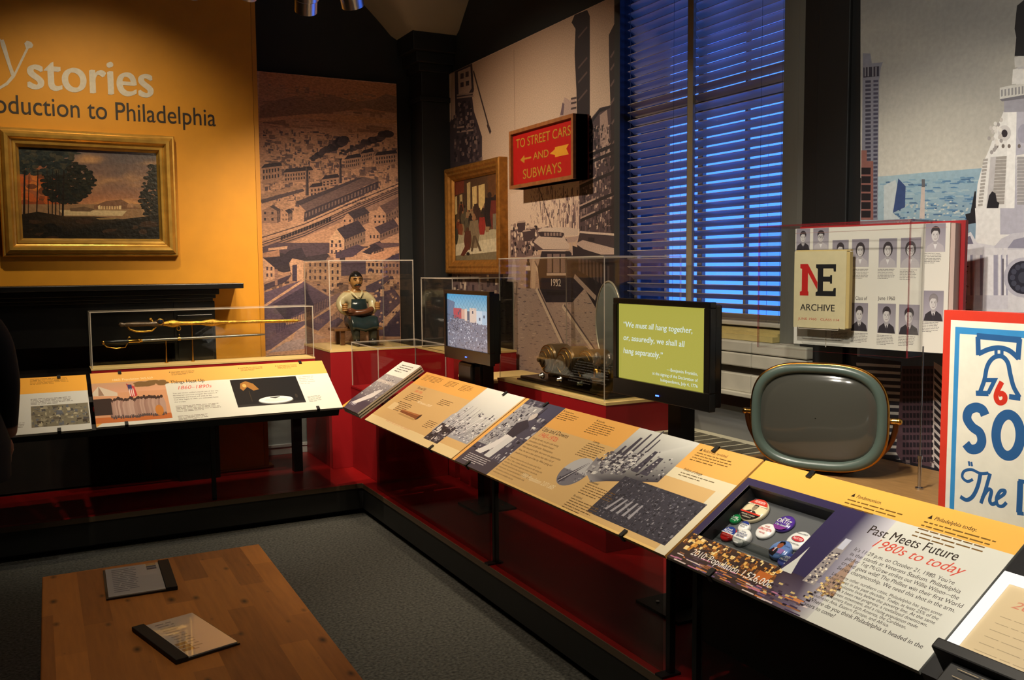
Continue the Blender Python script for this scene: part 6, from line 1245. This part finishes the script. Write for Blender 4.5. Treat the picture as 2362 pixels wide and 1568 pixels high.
fo = PZ(2120, 1128, pdz); ro = MB().cyl(fo, fo+V((0, 0, .47)), .0022, n=8).cyl(fo, fo+V((0, 0, .006)), .013).cyl(fo+V((0, 0, .006)), fo+V((0, 0, .10)), .0055, n=10).cyl(fo+V((0, 0, .10)), fo+V((0, 0, .112)), .008, n=10); ro.build('support_rod', STEEL, None, 'thin steel support rod standing on the pedestal between television and painted sign', 'rod')
XSG = 2.2; ya = PX(2172, 900, XSG).y; zt2 = PX(2270, 719, XSG).z
PS = Art((XSG, ya, pdz+.002), XU, XV); hS = zt2-pdz-.002; wS = .62
ps = empty('painted_sign', (XSG, ya-.3, pdz), 'white painted sign with red border, blue bell outline and 76, standing at the right edge', 'sign')
PS.board(0, 0, wS, hS, .03, (206, 58, 40)); SR, SB, SW = (206, 52, 36), (44, 112, 176), (232, 228, 212)
PS.rect(.022, 0, wS-.022, hS-.026, SW); PS.rect(.036, 0, wS-.036, hS-.044, (58, 140, 200)); PS.rect(.050, 0, wS-.05, hS-.062, SW)
k = crop(2060, 480, 4.126); k4 = crop(1650, 480, 2.063)
DB = (44, 92, 146)
def strip(pts, w_, col): PS.line(pts, w_, col, True)
def pxl(pts, w_, col):
    q_ = [PS.p(*p_) for p_ in pts]; n_ = len(q_)
    if n_ > 3:
        cl_ = math.dist(q_[0], q_[-1]) < w_; o_ = []
        for i in range(n_-1):
            p0, p1, p2, p3 = q_[i-1] if i else (q_[-2] if cl_ else q_[0]), q_[i], q_[i+1], q_[i+2] if i+2 < n_ else (q_[1] if cl_ else q_[-1])
            for j in range(6):
                t = j/6; o_.append(tuple(.5*(2*p1[c]+(p2[c]-p0[c])*t+(2*p0[c]-5*p1[c]+4*p2[c]-p3[c])*t*t+(3*p1[c]-p0[c]-3*p2[c]+p3[c])*t**3) for c in (0, 1)))
        q_ = o_+[q_[-1]]
    PS.line(q_, w_, col, False)
pxl(k4((1250, 612), (1252, 700)), .014, DB); pxl(k4((1244, 608), (1456, 628)), .016, DB); pxl(k4((1448, 622), (1440, 720)), .014, DB); pxl(k4((1252, 694), (1300, 672), (1350, 664), (1400, 678), (1444, 716)), .013, DB)
pxl(k4((1336, 668), (1336, 705)), .009, DB); pxl(k4((1364, 668), (1364, 705)), .009, DB)
pxl(k4((1258, 880), (1280, 820), (1292, 760), (1310, 725), (1336, 706), (1366, 706), (1392, 735), (1404, 790), (1420, 850), (1448, 900)), .012, DB); pxl(k4((1240, 880), (1300, 882)), .014, DB); pxl(k4((1398, 896), (1452, 904)), .014, DB)
pxl(k4((1286, 818), (1330, 818), (1298, 882)), .011, DB)
pxl(k4((1364, 826), (1344, 866), (1336, 896), (1344, 920), (1360, 926), (1376, 916), (1378, 896), (1366, 882), (1348, 886)), .014, SR)
pxl(k4((1284, 985), (1270, 958), (1240, 948), (1208, 962), (1198, 1000), (1222, 1040), (1258, 1068), (1268, 1110), (1250, 1142), (1215, 1146), (1192, 1120)), .026, DB)
oc = [((1394+58*math.cos(t)), (1080+98*math.sin(t))) for t in [6.283*i/28 for i in range(29)]]; pxl(k4(*oc), .026, DB)
pxl(k4((1206, 1204), (1210, 1226)), .006, DB); pxl(k4((1218, 1206), (1222, 1228)), .006, DB)
pxl(k4((1226, 1290), (1200, 1300), (1176, 1280), (1184, 1252), (1220, 1244), (1262, 1262), (1300, 1260)), .008, DB); pxl(k4((1262, 1262), (1250, 1320), (1226, 1370), (1196, 1388), (1166, 1372)), .011, DB); pxl(k4((1308, 1262), (1286, 1340), (1264, 1404)), .010, DB); pxl(k4((1270, 1380), (1296, 1340), (1314, 1346), (1306, 1390), (1318, 1408), (1338, 1400)), .010, DB); pxl(k4((1336, 1386), (1372, 1362), (1378, 1344), (1356, 1346), (1338, 1380), (1344, 1412), (1366, 1418), (1386, 1400)), .009, DB)
pxl(k4((1452, 1300), (1446, 1450)), .016, DB); pxl(k4((1436, 1450), (1468, 1454)), .010, DB); pxl(k4((1442, 1296), (1470, 1302)), .010, DB)
PS.build('board', mat('sign_paint', attr=True, rough=.45, noise=.06, scale=25), ps)
# =================================================================== fan-coil cabinet under the window
cb_ = empty('radiator_cabinet', (XR-.18, 3.4, ZP), 'low gray radiator cabinet with pale slotted top under the window', 'radiator')
zc = .775
MB().box(XR-.30, XR-.006, 2.75, 3.59, ZP, zc-.012).build('body', mat('cabinet_gray', (140, 140, 132), .5), cb_)
m = MB().box(XR-.31, XR-.006, 2.74, 3.595, zc-.012, zc, m=0)
y = 2.80
while y < 3.5:
    m.box(XR-.27, XR-.06, y, y+.07, zc, zc+.001, m=1); y += .085
m.build('grille', [mat('grille_cream', (206, 202, 178), .5), mat('grille_slots', (96, 92, 78), .7, noise=.5, scale=140)], cb_)
# =================================================================== wooden bench-table and folders
ZT = .45
WOOD = mat('pine_boards', (172, 104, 46), .5)
def wood(m):
    n = m.node_tree.nodes; l = m.node_tree.links; b = n['Principled BSDF']; t = n.new('ShaderNodeTexCoord'); sx = n.new('ShaderNodeSeparateXYZ'); l.new(t.outputs['Object'], sx.inputs[0])
    mu = n.new('ShaderNodeMath'); mu.operation = 'MULTIPLY'; mu.inputs[1].default_value = 11.5; l.new(sx.outputs[0], mu.inputs[0]); fl = n.new('ShaderNodeMath'); fl.operation = 'FLOOR'; l.new(mu.outputs[0], fl.inputs[0])
    yo_ = n.new('ShaderNodeMath'); yo_.operation = 'MULTIPLY'; yo_.inputs[1].default_value = .37; l.new(fl.outputs[0], yo_.inputs[0]); ya_ = n.new('ShaderNodeMath'); l.new(sx.outputs[1], ya_.inputs[0]); l.new(yo_.outputs[0], ya_.inputs[1]); y2 = n.new('ShaderNodeMath'); y2.operation = 'MULTIPLY'; y2.inputs[1].default_value = 1.7; l.new(ya_.outputs[0], y2.inputs[0]); f2 = n.new('ShaderNodeMath'); f2.operation = 'FLOOR'; l.new(y2.outputs[0], f2.inputs[0])
    cx = n.new('ShaderNodeCombineXYZ'); l.new(fl.outputs[0], cx.inputs[0]); l.new(f2.outputs[0], cx.inputs[1]); wn_ = n.new('ShaderNodeTexWhiteNoise'); wn_.noise_dimensions = '3D'; l.new(cx.outputs[0], wn_.inputs[0])
    mp = n.new('ShaderNodeMapping'); mp.inputs['Scale'].default_value = (1, .09, 1); l.new(t.outputs['Object'], mp.inputs[0]); nz = n.new('ShaderNodeTexNoise'); nz.inputs['Scale'].default_value = 60; nz.inputs['Detail'].default_value = 5; l.new(mp.outputs[0], nz.inputs['Vector'])
    rp = n.new('ShaderNodeValToRGB'); rp.color_ramp.elements[0].color = lin((112, 60, 22)); rp.color_ramp.elements[1].color = lin((216, 140, 62)); ad = n.new('ShaderNodeMath'); ad.operation = 'MULTIPLY_ADD'; ad.inputs[1].default_value = .55; l.new(wn_.outputs[0], ad.inputs[0])
    nm = n.new('ShaderNodeMath'); nm.operation = 'MULTIPLY'; nm.inputs[1].default_value = .5; l.new(nz.outputs[0], nm.inputs[0]); l.new(nm.outputs[0], ad.inputs[2]); l.new(ad.outputs[0], rp.inputs[0])
    vo = n.new('ShaderNodeTexVoronoi'); vo.voronoi_dimensions = '2D'; vo.inputs['Scale'].default_value = 8.5; mp2 = n.new('ShaderNodeMapping'); mp2.inputs['Scale'].default_value = (1.6, .8, 1); l.new(t.outputs['Object'], mp2.inputs[0]); l.new(mp2.outputs[0], vo.inputs['Vector'])
    mr = n.new('ShaderNodeMapRange'); mr.inputs[1].default_value = .04; mr.inputs[2].default_value = .24; mr.inputs[3].default_value = .10; mr.inputs[4].default_value = 1
    sr = n.new('ShaderNodeSeparateColor'); l.new(vo.outputs['Color'], sr.inputs[0]); gt = n.new('ShaderNodeMath'); gt.operation = 'MULTIPLY_ADD'; gt.inputs[1].default_value = .5; l.new(sr.outputs[0], gt.inputs[0]); l.new(vo.outputs['Distance'], gt.inputs[2]); l.new(gt.outputs[0], mr.inputs[0])
    mx = n.new('ShaderNodeVectorMath'); mx.operation = 'SCALE'; l.new(rp.outputs[0], mx.inputs[0]); l.new(mr.outputs[0], mx.inputs['Scale']); l.new(mx.outputs[0], b.inputs['Base Color'])
wood(WOOD)
tb = empty('wooden_table', (.35, 3.0, 0), 'low knotty pine table in the near left corner', 'table')
ta, tb_, tc_ = PZ(97, 1330, ZT), PZ(597, 1254, ZT), PZ(805, 1568, ZT)
d_ = (tc_-tb_); d_ = V((d_.x, d_.y, 0)).normalized(); far = 2.0
pA, pB = ta, tb_; pC, pD = tb_+V((-.02, -1.9, 0)), ta+V((-.02, -1.9, 0))
m = MB(); top = [pD, pC, pB, pA]; bt = [p_-V((0, 0, .045)) for p_ in top]; m.add(top+bt, [(0, 1, 2, 3), (7, 6, 5, 4)]+[(i, 4+i, 4+(i+1) % 4, (i+1) % 4) for i in range(4)], 0); m.build('tabletop', WOOD, tb, bevel=.004)
for p_ in (pA+V((.07, -.07, 0)), pB+V((-.07, -.07, 0)), pC+V((-.07, .07, 0)), pD+V((.07, .07, 0))): MB().box(p_.x-.03, p_.x+.03, p_.y-.03, p_.y+.03, 0, ZT-.045).build('leg', WOOD, tb)
def folder(px4, label, spine_right, mapped):
    q = [PZ(*p_, ZT+.012) for p_ in px4]; e = empty('folder', (sum(p_.x for p_ in q)/4, sum(p_.y for p_ in q)/4, ZT), label, 'folder', 'folders on the pine table')
    u = (q[1]-q[0]).normalized(); v = V((-u.y, u.x, 0)); w_ = (q[1]-q[0]).length; h = (q[0]-q[3]).dot(v)
    B = Art(q[0]-v*h-V((0, 0, .0)), u, v)
    m = MB(); obox(m, B, 0, 0, w_, h, -.011, -.006); m.build('back_cover', BLKP, e)
    s0, s1 = (w_-.035, w_+.004) if spine_right else (-.004, .035)
    m = MB(); obox(m, B, s0, -.002, s1, h+.002, -.011, .003); m.build('spine', mat('folder_black', (22, 23, 22), .7), e, bevel=.002)
    P_ = Art(B.at(0, 0, -.002), u, v); a0, a1 = (.008, w_-.036) if spine_right else (.036, w_-.006); P_.board(a0, .006, a1, h-.006, .004, (206, 206, 206))
    P_.block(a0+.02, h-.03, a1-a0-.10, 13, (h-.06)/13, (150, 150, 154), r, th=.35)
    for i in range(3): u0 = (a1-.045 if spine_right else a0+.006); P_.rect(u0, h-.03-i*.026 if spine_right else .10-i*.026, u0+.035, h-.01-i*.026 if spine_right else .12-i*.026, R.choice([(120, 90, 80), (90, 100, 120), (150, 120, 90)]))
    P_.build('sheet', mat('plastic_sleeve', attr=True, rough=.12, coat=.8, bump=.12, scale=12), e)
folder([(237, 1312), (386, 1291), (402, 1347), (244, 1378)], 'black folder with a gray text sheet near the back edge of the pine table', True, False)
folder([(307, 1447), (445, 1409), (556, 1472), (395, 1527)], 'black folder turned askew with a glossy sleeve, nearer on the pine table', False, True)
# =================================================================== person at the left edge
xp = PY(44, 970, 4.5).x
pe_ = empty('person', (xp-.28, 4.5, 0), 'person in a long dark coat standing at the left edge, seen only in part', 'person'); pe_['local'] = 1
CL = mat('dark_cloth', (12, 13, 18), .9)
n_ = [((0, 0, .98), .16), ((0, 0, 1.15), .165), ((0, 0, 1.30), .16), ((0, 0, 1.44), .10), ((0, .0, 1.50), .058), ((0, .02, 1.57), .055), ((0, .03, 1.66), .088), ((0, .03, 1.73), .07),
      ((.15, 0, 1.42), .075), ((.215, -.01, 1.32), .066), ((.245, 0, 1.12), .055), ((.235, .08, .93), .045), ((.232, .12, .85), .036),
      ((-.15, 0, 1.42), .075), ((-.215, -.01, 1.32), .066), ((-.245, 0, 1.12), .055), ((-.235, .08, .93), .045), ((-.232, .12, .85), .036),
      ((.09, 0, .88), .11), ((.10, .01, .50), .085), ((.10, -.01, .12), .06), ((.10, .0, .05), .05), ((.10, .13, .04), .04), ((-.09, 0, .88), .11), ((-.10, .01, .50), .085), ((-.10, -.01, .12), .06), ((-.10, .0, .05), .05), ((-.10, .13, .04), .04)]
ed = [(0, 1), (1, 2), (2, 3), (3, 4), (4, 5), (5, 6), (6, 7), (2, 8), (8, 9), (9, 10), (10, 11), (11, 12), (2, 13), (13, 14), (14, 15), (15, 16), (16, 17), (0, 18), (18, 19), (19, 20), (20, 21), (21, 22), (0, 23), (23, 24), (24, 25), (25, 26), (26, 27)]
finish(skin(n_, ed, 'body'), 'body', mat('person_body', attr=True, rough=.9), pe_, lambda c: (150, 112, 92) if c.z > 1.5 or (c.z < .9 and abs(c.x) > .2) else (12, 13, 18))
ct = MB(); prof = [(.20, 1.28), (.21, 1.1), (.205, .98), (.24, .86), (.235, .70)]; N = 28; vs = []
for rx, z in prof:
    for i in range(N): a = 6.2832*i/N; vs.append(V((rx*math.cos(a)*1.02, rx*.78*math.sin(a), z+.012*math.sin(3*a))))
ct.add(vs, [(k_*N+i, k_*N+(i+1) % N, (k_+1)*N+(i+1) % N, (k_+1)*N+i) for k_ in range(len(prof)-1) for i in range(N)], 0, None, True); ct.build('coat', CL, pe_)
hr = MB().ball((0, .01, 1.70), .102, 20, 0, None, (.95, 1.05, 1.05)); hr.build('hair', CL, pe_)
for s in (-1, 1):
    hm = MB().ball((s*.232, .135, .80), .032, 10, 0, (150, 112, 92), (.6, 1, 1.3))
    for i in range(4): hm.tube([(s*.232, .115+.016*i, .775), (s*.230, .118+.017*i, .735), (s*.222, .12+.017*i, .705)], [.009, .0085, .007], 8, 0, (150, 112, 92))
    hm.tube([(s*.222, .16, .81), (s*.212, .178, .78), (s*.208, .18, .755)], [.010, .009, .007], 8, 0, (150, 112, 92)); hm.build('hand', mat('person_body'), pe_)
# =================================================================== track lights
def tracklight(px_, py_, dep, tgt, label):
    c = CAM+ray(px_, py_)*dep; e = empty('track_light', c, label, 'track light', 'silver track lights at the top edge')
    d = (V(tgt)-c).normalized(); d = (d+V((0, 0, -.5))).normalized(); b = c-d*.02
    MB().lathe(b, d, [(0, -.13), (.035, -.13), (.045, -.11), (.045, -.03), (.056, -.025), (.056, .0), (.05, .005), (.05, .06), (.044, .06), (.042, .0), (.0, -.005)], 28, crisp=True).build('can', CAN, e)
    MB().tube([b-d*.07+V((.05, 0, 0)), b+V((.06, 0, .10)), b+V((0, 0, .18)), b+V((-.06, 0, .10)), b-d*.07+V((-.05, 0, 0))], .006, 8).build('bracket', CAN, e)
    MB().cyl(b+V((0, 0, .17)), (b.x, b.y, 3.06), .008).box(b.x-.05, b.x+.05, b.y-.02, b.y+.02, 3.0, 3.06).build('stem', BLK, e)
    return c
ca1 = tracklight(706, 6, 4.0, (1.6, 6.5, 1.2), 'silver track light pointing down, left of the pair above the mural')
ca2 = tracklight(810, -6, 4.0, (2.4, 5.5, 1.4), 'silver track light tilted right, nearest the ceiling vault')
tracklight(570, -28, 4.0, (.6, 6.4, 1.6), 'silver track light barely dipping in at the top above the yellow wall\'s right side')
tracklight(438, -32, 4.0, (.2, 6.4, 1.6), 'silver track light barely dipping in at the top above the yellow wall\'s middle')
tk = MB().box(-1.2, 2.6, ca1.y-.22, ca1.y+.30, 3.06, 3.085); tk.build('light_track', BLK, None, 'black lighting track carrying the silver spotlights, just above the frame', 'light track')
